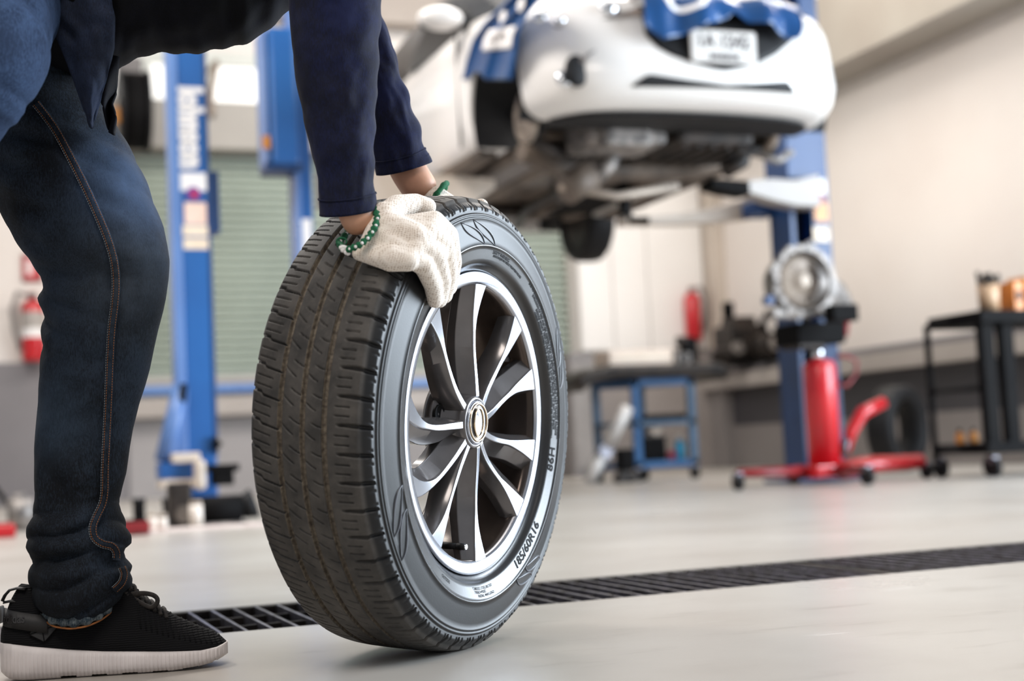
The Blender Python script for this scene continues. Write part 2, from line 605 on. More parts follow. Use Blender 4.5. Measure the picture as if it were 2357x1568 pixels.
# ================================================================== the wheel
WC = at(PCX, PCY, 0) + _R * -0.1069 + _U * -0.1132 + _F * 1.993
WN = (_R * 0.9018 + _U * 0.0012 - _F * 0.4321).normalized()
WY = (Vector((0, 0, 1)) - WN * WN.z).normalized()
WX = WY.cross(WN)
WM = Matrix(((WX.x, WY.x, WN.x, WC.x), (WX.y, WY.y, WN.y, WC.y), (WX.z, WY.z, WN.z, WC.z), (0, 0, 0, 1)))
wheel = thing('wheel', 'black car tyre on a silver alloy wheel rolled upright by gloved hands', 'wheel', WC, mat=WM)

# ---- tyre: worn tread cut into a fine grid, smooth ringed sidewalls
NP, SUBD = 56, 28
NT = NP * SUBD
side_out = [(0.2065, 0.058), (0.2085, 0.064), (0.2125, 0.0675), (0.2165, 0.0695), (0.2175, 0.0712), (0.2190, 0.0732), (0.2205, 0.0767), (0.226, 0.0782), (0.232, 0.0797),
            (0.238, 0.0812), (0.2418, 0.0822), (0.2424, 0.0838), (0.2444, 0.0841), (0.245, 0.0831), (0.252, 0.0822), (0.259, 0.0811), (0.266, 0.0798), (0.273, 0.0785), (0.2795, 0.0771),
            (0.2805, 0.0783), (0.2822, 0.0779), (0.283, 0.0765), (0.2848, 0.0766), (0.2858, 0.0776), (0.2872, 0.0768), (0.288, 0.0752), (0.2898, 0.0746), (0.2908, 0.0752), (0.2925, 0.0744), (0.2934, 0.0732),
            (0.2965, 0.0722), (0.2995, 0.0700), (0.3022, 0.0672), (0.3045, 0.0640)]
a_mid = -0.0132


def crown(a):
    x = abs(a - a_mid) / 0.080
    return 0.3142 - 0.0022 * x ** 2 - 0.0052 * x ** 6


tread_a = []
a = 0.0622
while a > 2 * a_mid - 0.0622:
    tread_a.append(a)
    near = min(abs(a - g) for g in (-0.045, -0.012, 0.0186))
    a -= 0.0006 if near < 0.0065 else 0.0016
side_in = [(r, 2 * a_mid - aa) for r, aa in side_out[::-1]]
prof_r = np.array([r for r, _ in side_out] + [crown(a) for a in tread_a] + [r for r, _ in side_in])
prof_a = np.array([a for _, a in side_out] + tread_a + [a for _, a in side_in])
nS = len(side_out)
th = np.arange(NT) / NT * 2 * math.pi
R2 = np.repeat(prof_r[None, :], NT, 0)
A2 = np.repeat(prof_a[None, :], NT, 0)
T2 = np.repeat((th / (2 * math.pi) * NP)[:, None], len(prof_a), 1)   # in pitches
dep = np.zeros_like(R2)
PL = 2 * math.pi * 0.3135 / NP                                      # pitch length in metres


def smooth(x, e0, e1):
    t = np.clip((x - e0) / (e1 - e0), 0, 1)
    return t * t * (3 - 2 * t)


def cut(dist, hw, depth):
    return depth * (1 - smooth(dist, hw * 0.55, hw * 1.45))


def tdist(t, c):
    """distance in metres along the tread from the nearest repeat of line c"""
    f = (t - c) % 1.0
    return np.minimum(f, 1 - f) * PL


def band(a, a0, a1, e=0.0012):
    return smooth(a, a0 - e, a0 + e) * (1 - smooth(a, a1 - e, a1 + e))


for g in (-0.045, -0.012, 0.0186):
    w = 0.0037 if g != 0.0186 else 0.0041
    dep = np.maximum(dep, 0.0062 * (1 - smooth(np.abs(A2 - g), w * 0.6, w * 1.15)))
# right shoulder: long tapering slots and two short sipes
u = (A2 - 0.036) / 0.036
slot_c = 0.10 + 0.10 * np.clip(u, 0, 1.3) ** 2
dep = np.maximum(dep, cut(tdist(T2, slot_c), 0.0013 + 0.0011 * np.clip(u * 2, 0, 1), 0.006) * band(A2, 0.037, 0.0735, 0.003) * (R2 > 0.2925))
for c in (0.46, 0.78):
    dep = np.maximum(dep, cut(tdist(T2, c + 0.04 * u), 0.0009, 0.0035) * band(A2, 0.033, 0.052))
# left shoulder: stepped cross slots and two short sipes
u = (A2 + 0.049) / -0.05
slot_c = 0.30 - 0.42 * u - 0.10 * smooth(u, 0.48, 0.56)
dep = np.maximum(dep, cut(tdist(T2, slot_c), 0.0010 + 0.0012 * np.clip(u, 0, 1) ** 2, 0.005) * band(A2, -0.101, -0.046, 0.002))
for c in (0.62, 0.95):
    dep = np.maximum(dep, cut(tdist(T2, c - 0.40 * u), 0.0008, 0.003) * band(A2, -0.086, -0.060))
# centre ribs: slanted sipes
for a0, a1, k, cs in ((-0.041, -0.016, 0.75, (0.1, 0.6)), (-0.008, 0.0145, 0.60, (0.35, 0.85))):
    u = (A2 - a0) / (a1 - a0)
    for j, c in enumerate(cs):
        lo, hi = (a0, a0 + (a1 - a0) * 0.62) if j == 0 else (a0 + (a1 - a0) * 0.4, a1)
        dep = np.maximum(dep, cut(tdist(T2, c + k * u - 0.25 * u * u), 0.0008, 0.003) * band(A2, lo, hi))
# narrow flat dashes on the mould ring at the outer shoulder
ring = (np.arange(len(prof_a)) >= 29) & (np.arange(len(prof_a)) <= 30)
dash = (1 - smooth(tdist(T2 * 2.0, 0.5), PL * 0.36, PL * 0.40)) * ring[None, :]
R2 = R2 - dep
A3 = A2 + dash * 0.0016
V = np.stack([R2 * np.cos(th)[:, None], R2 * np.sin(th)[:, None], A3], -1)

M_tyre = new_mat('tyre_rubber', srgb(58, 57, 58), 0.42, spec=0.5)
tc = N(M_tyre, 'ShaderNodeTexCoord')
sep = N(M_tyre, 'ShaderNodeSeparateXYZ')
L(M_tyre, tc, 'Object', sep, 'Vector')
cmb = N(M_tyre, 'ShaderNodeCombineXYZ')
L(M_tyre, sep, 'X', cmb, 'X')
L(M_tyre, sep, 'Y', cmb, 'Y')
ln = N(M_tyre, 'ShaderNodeVectorMath', operation='LENGTH')
L(M_tyre, cmb, 'Vector', ln, 0)
# dusty worn tread blends into black clean sidewalls along the wheel's axis
wear = ramp(M_tyre, sep, 'Z', [(0.0, (0, 0, 0, 1)), (1.0, (0, 0, 0, 1))])
mr = N(M_tyre, 'ShaderNodeMapRange', interpolation_type='SMOOTHSTEP')
mr.inputs['From Min'].default_value = 0.3015
mr.inputs['From Max'].default_value = 0.3060
L(M_tyre, ln, 'Value', mr, 'Value')
nz = N(M_tyre, 'ShaderNodeTexNoise', i_Scale=26.0, i_Detail=8.0, i_Roughness=0.65)
L(M_tyre, tc, 'Object', nz, 'Vector')
dust = ramp(M_tyre, nz, 'Fac', [(0.36, srgb(50, 48, 46)), (0.66, srgb(78, 74, 70))])
mix = N(M_tyre, 'ShaderNodeMix', data_type='RGBA')
L(M_tyre, mr, 'Result', mix, 0)
mix.inputs[6].default_value = srgb(26, 27, 29)
L(M_tyre, dust, 'Color', mix, 7)
# dried mud lodged in the three grooves
gm = None
for g in (-0.045, -0.012, 0.0186):
    s1 = N(M_tyre, 'ShaderNodeMath', operation='SUBTRACT')
    L(M_tyre, sep, 'Z', s1, 0)
    s1.inputs[1].default_value = g
    ab = N(M_tyre, 'ShaderNodeMath', operation='ABSOLUTE')
    L(M_tyre, s1, 'Value', ab, 0)
    lt = N(M_tyre, 'ShaderNodeMath', operation='LESS_THAN')
    L(M_tyre, ab, 'Value', lt, 0)
    lt.inputs[1].default_value = 0.0040
    if gm is None:
        gm = lt
    else:
        ad = N(M_tyre, 'ShaderNodeMath', operation='ADD')
        L(M_tyre, gm, 'Value', ad, 0)
        L(M_tyre, lt, 'Value', ad, 1)
        gm = ad
mul = N(M_tyre, 'ShaderNodeMath', operation='MULTIPLY')
L(M_tyre, gm, 'Value', mul, 0)
L(M_tyre, mr, 'Result', mul, 1)
nz2 = N(M_tyre, 'ShaderNodeTexNoise', i_Scale=180.0, i_Detail=4.0)
L(M_tyre, tc, 'Object', nz2, 'Vector')
mud = ramp(M_tyre, nz2, 'Fac', [(0.35, srgb(70, 62, 54)), (0.7, srgb(118, 108, 94))])
mix2 = N(M_tyre, 'ShaderNodeMix', data_type='RGBA')
L(M_tyre, mul, 'Value', mix2, 0)
L(M_tyre, mix, 2, mix2, 6)
L(M_tyre, mud, 'Color', mix2, 7)
L(M_tyre, mix2, 2, P(M_tyre), 'Base Color')
rr = N(M_tyre, 'ShaderNodeMapRange')
rr.inputs['To Min'].default_value = 0.27
rr.inputs['To Max'].default_value = 0.48
L(M_tyre, mr, 'Result', rr, 'Value')
ou = N(M_tyre, 'ShaderNodeMapRange', interpolation_type='SMOOTHSTEP')    # the outer sidewall is finely serrated and duller
ou.inputs['From Min'].default_value = 0.2446
ou.inputs['From Max'].default_value = 0.2460
L(M_tyre, ln, 'Value', ou, 'Value')
om = N(M_tyre, 'ShaderNodeMath', operation='MULTIPLY_ADD')
L(M_tyre, ou, 'Result', om, 0)
om.inputs[1].default_value = 0.13
L(M_tyre, rr, 'Result', om, 2)
L(M_tyre, om, 'Value', P(M_tyre), 'Roughness')
os_ = N(M_tyre, 'ShaderNodeMapRange')
os_.inputs['To Min'].default_value = 0.75
os_.inputs['To Max'].default_value = 0.36
L(M_tyre, ou, 'Result', os_, 'Value')
L(M_tyre, os_, 'Result', P(M_tyre), 'Specular IOR Level')
bn = N(M_tyre, 'ShaderNodeBump', i_Strength=0.12, i_Distance=0.0006)
nz3 = N(M_tyre, 'ShaderNodeTexNoise', i_Scale=420.0, i_Detail=2.0)
L(M_tyre, tc, 'Object', nz3, 'Vector')
L(M_tyre, nz3, 'Fac', bn, 'Height')
L(M_tyre, bn, 'Normal', P(M_tyre), 'Normal')
M_tyre.node_tree.nodes.remove(wear)
tyre = grid_mesh('tire_rubber', V, M_tyre, wheel, local=True, close_u=True, flip=True)


def side_at(r):
    """height of the outer sidewall at radius r"""
    rs = [p[0] for p in side_out]
    return float(np.interp(r, rs, [p[1] for p in side_out]))


# ---- moulded lettering and leaf emblems on the sidewall
M_letter = new_mat('moulded_letter_black', srgb(14, 14, 16), 0.7, spec=0.2)


def arc_text_(mb, s, size, rc, deg, inward, bold=0.0, sx=1.0):
    """letters bent round the hub; inward = tops point at the hub"""
    vs, fs = text_geo(s, size, bold)
    out = []
    for v in vs:
        if inward:
            t, r = math.radians(deg) + v.x * sx / rc, rc - v.y
        else:
            t, r = math.radians(deg) - v.x * sx / rc, rc + v.y
        out.append((r * math.cos(t), r * math.sin(t), side_at(r) + 0.0006))
    mb.poly(out, fs)


def arc_text(mb, *a, **k):
    m = MB()
    arc_text_(m, *a, **k)
    m.build('sidewall_lettering', M_letter, wheel, local=True, fix=False)


mb = None
arc_text(mb, '185/60R16', 0.0175, 0.2300, -52, True, 0.0004, 1.25)
arc_text(mb, '86H', 0.0175, 0.2300, -14, True, 0.0004, 1.25)
arc_text(mb, 'TUBELESS  STEEL BELTED', 0.0052, 0.2262, -90, True, 0.0001)
arc_text(mb, 'TREAD 4 PLIES', 0.0052, 0.2312, -92, True, 0.0001)
arc_text(mb, 'RADIAL  MAX LOAD', 0.0052, 0.2362, -88, True, 0.0001)
arc_text(mb, 'OUTSIDE', 0.0060, 0.2300, -118, True, 0.0001)
arc_text(mb, 'SAFETY WARNING', 0.0062, 0.2362, 82, False, 0.0002)
arc_text(mb, 'SERIOUS INJURY MAY RESULT FROM TIRE FAILURE', 0.0042, 0.2316, 76, False, 0.0002)
for k, s in enumerate(('DUE TO UNDERINFLATION OR OVERLOADING FOLLOW THE OWNERS MANUAL OR TIRE PLACARD IN VEHICLE',
                       'EXPLOSION OF TIRE AND RIM ASSEMBLY DUE TO IMPROPER MOUNTING ONLY TRAINED PERSONS',
                       'SHOULD MOUNT TIRES NEVER EXCEED THE RATED PRESSURE TO SEAT THE BEADS',
                       'CHECK PRESSURE WHEN COLD AND KEEP TO THE LOAD SHOWN ON THE SIDEWALL')):
    arc_text(mb, s, 0.0046, 0.2392 - 0.0048 * k, 26 - 2 * k, False, 0.00025, 1.15)

M_emb = new_mat('moulded_emblem_rubber', srgb(74, 77, 84), 0.28)
for deg in (94, 204, 300, 18):
    mb = MB()
    for off in (0.0, 7.5):
        for sgn in (-1, 1):
            pts = []
            for k in range(13):
                f = k / 12
                r = 0.2455 + 0.0335 * f
                t = math.radians(deg + off + (f - 0.5) * 12 + sgn * 3.2 * math.sin(math.pi * f))
                pts.append((r * math.cos(t), r * math.sin(t), side_at(r) + 0.0002))
            mb.tube(pts, [0.0005 + 0.0012 * math.sin(math.pi * min(1, max(0.05, k / 12))) for k in range(13)], n=8)
    mb.build('leaf_emblem', M_emb, wheel, local=True)

# ---- alloy rim: lip and barrel, ten spokes, hub, cap, valve
M_rim = mottled('polished_alloy', srgb(188, 192, 200), srgb(176, 180, 190), 30.0, 0.17, metal=1.0, rvar=0.03)
M_rimd = mottled('graphite_alloy', srgb(112, 108, 108), srgb(98, 95, 95), 20.0, 0.2, metal=0.65, coat=0.3)
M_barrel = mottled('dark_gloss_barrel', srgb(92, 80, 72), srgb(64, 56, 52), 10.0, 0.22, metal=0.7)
mb = MB()
mb.lathe([(0.1900, 0.0640), (0.1915, 0.0668), (0.1945, 0.0682), (0.2020, 0.0690), (0.2062, 0.0692), (0.2080, 0.0682), (0.2086, 0.0655), (0.2075, 0.0610), (0.2040, 0.0580)], n=160)
rim = mb.build('rim_lip', M_rim, wheel, local=True)
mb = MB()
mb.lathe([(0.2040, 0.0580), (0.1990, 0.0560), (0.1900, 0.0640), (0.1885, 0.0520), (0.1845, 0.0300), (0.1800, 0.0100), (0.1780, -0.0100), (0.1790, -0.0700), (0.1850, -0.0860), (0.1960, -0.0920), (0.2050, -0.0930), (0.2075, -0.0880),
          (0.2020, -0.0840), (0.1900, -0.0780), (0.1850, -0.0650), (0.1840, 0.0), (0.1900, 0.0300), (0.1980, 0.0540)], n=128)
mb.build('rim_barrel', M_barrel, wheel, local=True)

spokes = [  # rim angle, hub angle, ridge side, bend
    (91, 86, -0.5, 4), (48, 41, 0.5, -4), (21, 16, -0.5, 3), (-14, -30, 0.4, 4), (-40, -50, -0.4, 5),
    (-86, -76, 0.5, -3), (-124, -113, -0.5, 4), (-157, -140, 0.5, 5), (175, 190, -0.4, 4), (131, 140, 0.5, -6)]
for th_r, th_h, side, bend in spokes:
    rings = []
    for k in range(17):
        f = k / 16
        r = 0.036 + (0.1925 - 0.036) * f
        t = math.radians(th_h + (th_r - th_h) * f ** 0.9 + bend * math.sin(math.pi * f))
        c = Vector((math.cos(t), math.sin(t), 0))
        q = Vector((-math.sin(t), math.cos(t), 0))
        wt = 0.0060 + 0.0035 * (1 - f) ** 2 + 0.027 * max(0, (f - 0.52) / 0.48) ** 1.5
        wb = 0.033 + 0.010 * f + 0.013 * max(0, (f - 0.7) / 0.3)
        if f < 0.2:
            wb *= 0.75 + 1.25 * f
        top = 0.0625 + 0.004 * f ** 2 - 0.006 * math.sin(math.pi * f)
        dp = 0.024 + 0.014 * (1 - f)
        o = side * (wb - wt) * 0.45
        sec = [(-wb / 2, -dp), (-wb / 2 * 0.98, -dp * 0.55), (-wt / 2 + o - 0.0012, -0.0022), (-wt / 2 + o, 0), (wt / 2 + o, 0), (wt / 2 + o + 0.0012, -0.0022), (wb / 2 * 0.98, -dp * 0.55), (wb / 2, -dp)]
        rings.append([c * r + q * x + Vector((0, 0, top + h)) for x, h in sec])
    mb = MB()
    mb.loft(rings, smooth=True)
    # the narrow machined face is bright, the flanks graphite
    mb.bm.faces.ensure_lookup_table()
    for f_ in mb.bm.faces:
        if len(f_.verts) == 4:
            zz = [v.co.z for v in f_.verts]
            f_.normal_update()
            f_.material_index = 0 if abs(f_.normal.z) > 0.9 else 1
    o = mb.build('spoke', [M_rim, M_rimd], wheel, local=True)
    bv = o.modifiers.new('bevel', 'BEVEL')
    bv.width = 0.0016
    bv.segments = 3
    bv.limit_method = 'ANGLE'
    bv.angle_limit = math.radians(24)
    bv.harden_normals = True
mb = MB()
mb.disc_lathe([(0.060, 0.012), (0.062, 0.018), (0.060, 0.028), (0.042, 0.034), (0.038, 0.056), (0.036, 0.0625), (0.033, 0.0645), (0.031, 0.0640), (0.0305, 0.060)], n=64)
mb.build('hub', M_rimd, wheel, local=True)
for deg in (62, -9, -95, 168):
    mb = MB()
    t = math.radians(deg)
    c = Vector((0.052 * math.cos(t), 0.052 * math.sin(t), 0))
    mb.lathe([(0.0125, 0.030), (0.0135, 0.0345), (0.0115, 0.0345), (0.0105, 0.0325), (0.002, 0.0322)], n=24, org=c)
    mb.build('lug_seat', M_blackp, wheel, local=True)
mb = MB()
mb.disc_lathe([(0.0300, 0.058), (0.0300, 0.0655), (0.0290, 0.0668), (0.0268, 0.0668), (0.0262, 0.0660), (0.0040, 0.0664)], n=64)
cap = mb.build('center_cap', M_rim, wheel, local=True)
mb = MB()
mb.lathe([(0.0272, 0.0665), (0.0272, 0.0684), (0.0258, 0.0690), (0.0240, 0.0684), (0.0240, 0.0665)], n=64)
pts = [(0.0165 * math.sin(u) * 0.8 + 0.002, 0.0195 * math.cos(u), 0.0672) for u in np.linspace(0, 2 * math.pi, 33)[:-1]]
mb.tube(pts, 0.0013, n=8, closed=True)
mb.build('badge_ring', mottled('warm_chrome', srgb(214, 196, 170), srgb(190, 170, 146), 40, 0.15, metal=1.0), cap, local=True)
t = math.radians(-95)
vc = Vector((0.171 * math.cos(t), 0.171 * math.sin(t), 0.0))
mb = MB().cyl(vc + Vector((0, 0, 0.020)), vc + Vector((0, 0, 0.046)), 0.0052, 0.0042, 18).cyl(vc + Vector((0, 0, 0.046)), vc + Vector((0, 0, 0.058)), 0.0048, 0.0046, 18)
vs_ = mb.build('valve_stem', M_blackp, wheel, local=True)
MB().cyl(vc + Vector((0, 0, 0.0575)), vc + Vector((0, 0, 0.0605)), 0.0044, 0.0036, 18).build('valve_cap', M_chrome, vs_, local=True)
for deg in (31, 35):
    t = math.radians(deg)
    MB().box((0.1815 * math.cos(t), 0.1815 * math.sin(t), 0.030), (0.004, 0.008, 0.014), Matrix.Rotation(t, 3, 'Z'), bev=0.001).build('balance_weight', M_galv, wheel, local=True)

# ================================================================== the mechanic
M_skin = mottled('skin', srgb(206, 156, 128), srgb(190, 138, 112), 18.0, 0.5, detail=4, bump=0.08, bscale=220)
P(M_skin).inputs['Subsurface Weight'].default_value = 0.12
P(M_skin).inputs['Subsurface Radius'].default_value = (0.01, 0.004, 0.002)
P(M_skin).inputs['Subsurface Scale'].default_value = 0.5


def cloth(name, c_dark, c_light, scale, weave, rough=0.85, lo=0.38, hi=0.68, sheen=0.0):
    """woven cloth: tone drifts with soft noise, a fine twill catches the light"""
    m = new_mat(name, c_dark, rough, spec=0.2, sheen=sheen)
    tc = N(m, 'ShaderNodeTexCoord')
    n1 = N(m, 'ShaderNodeTexNoise', i_Scale=scale, i_Detail=5.0, i_Roughness=0.6)
    L(m, tc, 'Object', n1, 'Vector')
    mp = N(m, 'ShaderNodeMapping')
    mp.inputs['Scale'].default_value = (1.0, 1.0, 0.22)
    L(m, tc, 'Object', mp, 'Vector')
    n2 = N(m, 'ShaderNodeTexNoise', i_Scale=weave, i_Detail=3.0, i_Roughness=0.8)
    L(m, mp, 'Vector', n2, 'Vector')
    ad = N(m, 'ShaderNodeMath', operation='MULTIPLY_ADD')
    L(m, n2, 'Fac', ad, 0)
    ad.inputs[1].default_value = 0.95
    ad.inputs[2].default_value = -0.47
    s = N(m, 'ShaderNodeMath', operation='ADD')
    L(m, n1, 'Fac', s, 0)
    L(m, ad, 'Value', s, 1)
    r = ramp(m, s, 'Value', [(lo, c_dark), (hi, c_light)])
    L(m, r, 'Color', P(m), 'Base Color')
    b = N(m, 'ShaderNodeBump', i_Strength=0.35, i_Distance=0.0008)
    L(m, n2, 'Fac', b, 'Height')
    L(m, b, 'Normal', P(m), 'Normal')
    return m


M_denim = cloth('blue_denim', srgb(15, 18, 23), srgb(40, 50, 63), 9.0, 620.0)
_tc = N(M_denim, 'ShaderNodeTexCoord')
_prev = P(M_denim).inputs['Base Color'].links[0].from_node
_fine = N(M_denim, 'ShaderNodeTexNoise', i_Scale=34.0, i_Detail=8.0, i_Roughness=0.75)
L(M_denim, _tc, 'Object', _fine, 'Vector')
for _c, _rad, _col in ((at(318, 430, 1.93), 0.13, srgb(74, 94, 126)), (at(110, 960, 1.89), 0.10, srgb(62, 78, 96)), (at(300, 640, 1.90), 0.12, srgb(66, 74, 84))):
    # worn, faded denim over knee, calf and thigh, the thigh's lit highlight painted in
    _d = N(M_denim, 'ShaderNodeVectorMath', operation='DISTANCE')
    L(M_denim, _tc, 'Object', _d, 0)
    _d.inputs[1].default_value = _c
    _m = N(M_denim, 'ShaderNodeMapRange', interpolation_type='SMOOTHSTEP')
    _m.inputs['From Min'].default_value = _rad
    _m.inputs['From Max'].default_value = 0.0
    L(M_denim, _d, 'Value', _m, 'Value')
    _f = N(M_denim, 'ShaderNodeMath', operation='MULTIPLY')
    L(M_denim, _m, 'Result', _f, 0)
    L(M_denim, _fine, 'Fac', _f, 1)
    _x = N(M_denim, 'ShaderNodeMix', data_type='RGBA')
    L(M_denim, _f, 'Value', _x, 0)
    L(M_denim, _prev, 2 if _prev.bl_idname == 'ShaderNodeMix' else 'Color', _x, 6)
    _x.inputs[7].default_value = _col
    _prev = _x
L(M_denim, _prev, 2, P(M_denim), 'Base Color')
M_denim2 = cloth('light_blue_denim', srgb(32, 46, 70), srgb(60, 80, 112), 9.0, 620.0)
M_jacket = cloth('navy_shaded', srgb(8, 9, 13), srgb(12, 14, 24), 14.0, 700.0)  # the sleeves' navy darkened: the torso's shade is put into the colour
M_sleeve = cloth('navy_jersey', srgb(12, 15, 33), srgb(19, 26, 60), 14.0, 700.0, sheen=0.05)
M_stitch = new_mat('orange_thread', srgb(150, 92, 46), 0.8)
M_pale = new_mat('pale_thread', srgb(126, 130, 132), 0.8)

# anchor joints (photograph pixel, depth)
hip_l, knee_l, ank_l = at(-10, -60, 2.02), at(240, 590, 1.955), at(165, 1400, 1.89)
hip_r, knee_r, ank_r = at(-60, -40, 1.86), at(-320, 520, 1.68), at(-425, 1246, 1.77)
wr_n, el_n, sh_n = at(822, 530, 1.775), at(765, 40, 1.86), at(745, -430, 1.87)
wr_f, el_f, sh_f = at(985, 462, 2.09), at(835, 60, 2.12), at(760, -400, 2.16)
toe_p, heel_p = on_floor(508, 1536), on_floor(18, 1573)

person = thing('person', 'person in navy jacket and jeans bending to roll the tyre with white knit gloves', 'person', on_floor(180, 1560))
# one continuous body: skeleton of edges grown with a skin modifier
J = [(at(-30, -50, 1.94), .12), (at(220, -190, 1.97), .115), (at(520, -330, 2.0), .12), (at(740, -440, 2.01), .09), (at(860, -500, 2.01), .055), (at(930, -560, 2.01), .075), (at(985, -590, 2.01), .098), (at(1050, -600, 2.01), .07),
     (sh_n, .06), (el_n, .036), (at(798, 380, 1.80), .027), (at(818, 490, 1.780), .0255), (at(838, 540, 1.774), .0215), (sh_f, .045), (at(836, 60, 2.12), .022), (at(930, 380, 2.095), .030), (wr_f, .028),
     (hip_l, .085), (knee_l, .050), (at(190, 1000, 1.92), .038), (ank_l, .026), (ank_l + Vector((0, 0, -.03)), .024), (ank_l + Vector((.02, 0, -.055)), .018),
     (hip_r, .070), (at(-100, 200, 1.67), .045), (knee_r, .040), (ank_r, .026), (ank_r + Vector((.02, 0, -.05)), .020)]
E_ = [(0, 1), (1, 2), (2, 3), (3, 4), (4, 5), (5, 6), (6, 7), (3, 8), (8, 9), (9, 10), (10, 11), (11, 12), (3, 13), (13, 14), (14, 15), (15, 16), (0, 17), (17, 18), (18, 19), (19, 20), (20, 21), (21, 22), (0, 23), (23, 24), (24, 25), (25, 26), (26, 27)]
me = bpy.data.meshes.new('body')
me.from_pydata([j for j, _ in J], E_, [])
body = link_mesh('body', me, M_skin, person)
sk = body.modifiers.new('skin', 'SKIN')
sk.use_smooth_shade = True
for k, (_, r) in enumerate(J):
    me.skin_vertices[0].data[k].radius = (r, r)
me.skin_vertices[0].data[0].use_root = True
sb = body.modifiers.new('sub', 'SUBSURF')
sb.levels = sb.render_levels = 2


# ---- jeans
LEG = [(-130, -170, 150, 2.02), (0, -175, 185, 2.02), (100, -180, 212, 2.015), (200, -168, 238, 2.01), (260, -140, 254, 2.0), (300, -118, 270, 1.995), (360, -80, 306, 1.985), (420, -36, 333, 1.975), (475, 0, 354, 1.97), (520, 24, 372, 1.965),
       (560, 46, 381, 1.96), (600, 74, 387, 1.955), (640, 106, 385, 1.955), (655, 106, 383, 1.953), (685, 97, 379, 1.95), (715, 107, 373, 1.948), (760, 104, 361, 1.945), (800, 103, 352, 1.94), (850, 97, 342, 1.935), (890, 94, 331, 1.93),
       (930, 92, 318, 1.925), (990, 86, 303, 1.92), (1030, 83, 296, 1.915), (1090, 83, 288, 1.91), (1150, 84, 272, 1.905), (1180, 80, 275, 1.90), (1210, 69, 287, 1.898), (1235, 65, 296, 1.896), (1255, 67, 297, 1.894),
       (1272, 75, 283, 1.892), (1288, 78, 283, 1.891), (1308, 73, 299, 1.89), (1335, 72, 300, 1.89), (1355, 79, 296, 1.889), (1372, 84, 281, 1.888), (1384, 96, 264, 1.887), (1389, 104, 256, 1.887)]
ly = np.array([r[0] for r in LEG], float)


def leg_row(y):
    return [float(np.interp(y, ly, [r[k] for r in LEG])) for k in (1, 2, 3)]


def leg_front(px, py, lift=0.0):
    """point on the leg's camera side"""
    xl, xr, d = leg_row(py)
    c, h = (xl + xr) / 2, (xr - xl) / 2
    s = max(-0.995, min(0.995, (px - c) / h))
    return at(px, py, d - 0.92 * h / FPX * d * math.sqrt(1 - s * s) - lift)


def fold(y, a):
    """creases that ring the leg: bunched at the ankle, fanned behind the knee"""
    k = 0.0
    if y > 1120:
        k += 0.0125 * (abs(math.sin((y + 30 * math.sin(a + 0.9) + 9 * math.sin(3 * a)) / 17.0)) ** 0.7 - 0.62) * min(1, (y - 1120) / 90)
    kb = math.exp(-((y - 700) / 120) ** 2)
    k += 0.0150 * kb * (abs(math.sin((y - 70 * math.cos(a) + 12 * math.sin(2 * a)) / 21.0)) ** 0.8 - 0.5) * 1.3 * max(0, -math.cos(a)) ** 0.7
    ku = math.exp(-((y - 330) / 150) ** 2)
    k += 0.0110 * ku * (abs(math.sin((y + 50 * math.sin(a) - 80 * math.cos(a)) / 30.0)) ** 0.8 - 0.5)
    return k


def leg_mesh():
    ys = np.concatenate([np.linspace(-130, 1100, 150), np.linspace(1104, 1389, 90)])
    na = 72
    V = np.zeros((len(ys) + 3, na, 3))
    for i, y in enumerate(ys):
        xl, xr, d = leg_row(y)
        c, h = (xl + xr) / 2, (xr - xl) / 2
        hm = h / FPX * d
        tilt = 0.02 * max(0, (y - 1300) / 89)
        for j in range(na):
            a = 2 * math.pi * j / na
            nx, nd = math.cos(a), math.sin(a)
            f = fold(y, a)
            n = mnoise.noise(Vector((nx * 1.6, nd * 1.6, y / 90.0))) * 0.009 + mnoise.noise(Vector((nx * 3, nd * 3, y / 40.0 + 7))) * 0.0065
            side = abs(nd) ** 0.8
            p = at(c + nx * h, y, d)
            p = p - _F * (nd * (hm * 0.92 + (f + n) * side))
            p = p + _R * (nx * (f * 0.4))
            p.z -= tilt * max(0, nd)
            V[i, j] = p
    cen = V[len(ys) - 1].mean(0)
    for k, (s, dz) in enumerate(((0.97, -0.001), (0.93, 0.002), (0.90, 0.02))):
        V[len(ys) + k] = cen + (V[len(ys) - 1] - cen) * s + np.array((0, 0, dz))
    return V


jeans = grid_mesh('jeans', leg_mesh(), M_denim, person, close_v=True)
# the seam along the inside of the leg: a raised felled strip with two rows of stitches
SEAM = [(82, 238), (106, 268), (132, 306), (166, 370), (197, 432), (224, 492), (247, 548), (262, 600), (267, 650), (264, 700), (257, 760), (253, 830), (250, 910), (246, 1000), (242, 1080), (241, 1130), (236, 1160), (222, 1190), (214, 1214), (218, 1238), (236, 1252), (258, 1258), (268, 1272), (268, 1290)]
SEAM2 = [(281, 1306), (286, 1322), (280, 1342), (262, 1360)]


def path_fine(pts, n):
    pts = np.array(pts, float)
    s = np.concatenate([[0], np.cumsum(np.hypot(*np.diff(pts, axis=0).T))])
    # Catmull-Rom for a smooth run
    out = []
    for q in np.linspace(0, s[-1], n):
        k = min(int(np.searchsorted(s, q, side='right')) - 1, len(pts) - 2)
        t = (q - s[k]) / (s[k + 1] - s[k])
        p0, p1, p2, p3 = pts[max(k - 1, 0)], pts[k], pts[k + 1], pts[min(k + 2, len(pts) - 1)]
        out.append(0.5 * (2 * p1 + (p2 - p0) * t + (2 * p0 - 5 * p1 + 4 * p2 - p3) * t * t + (3 * p1 - p0 - 3 * p2 + p3) * t ** 3))
    return np.array(out)


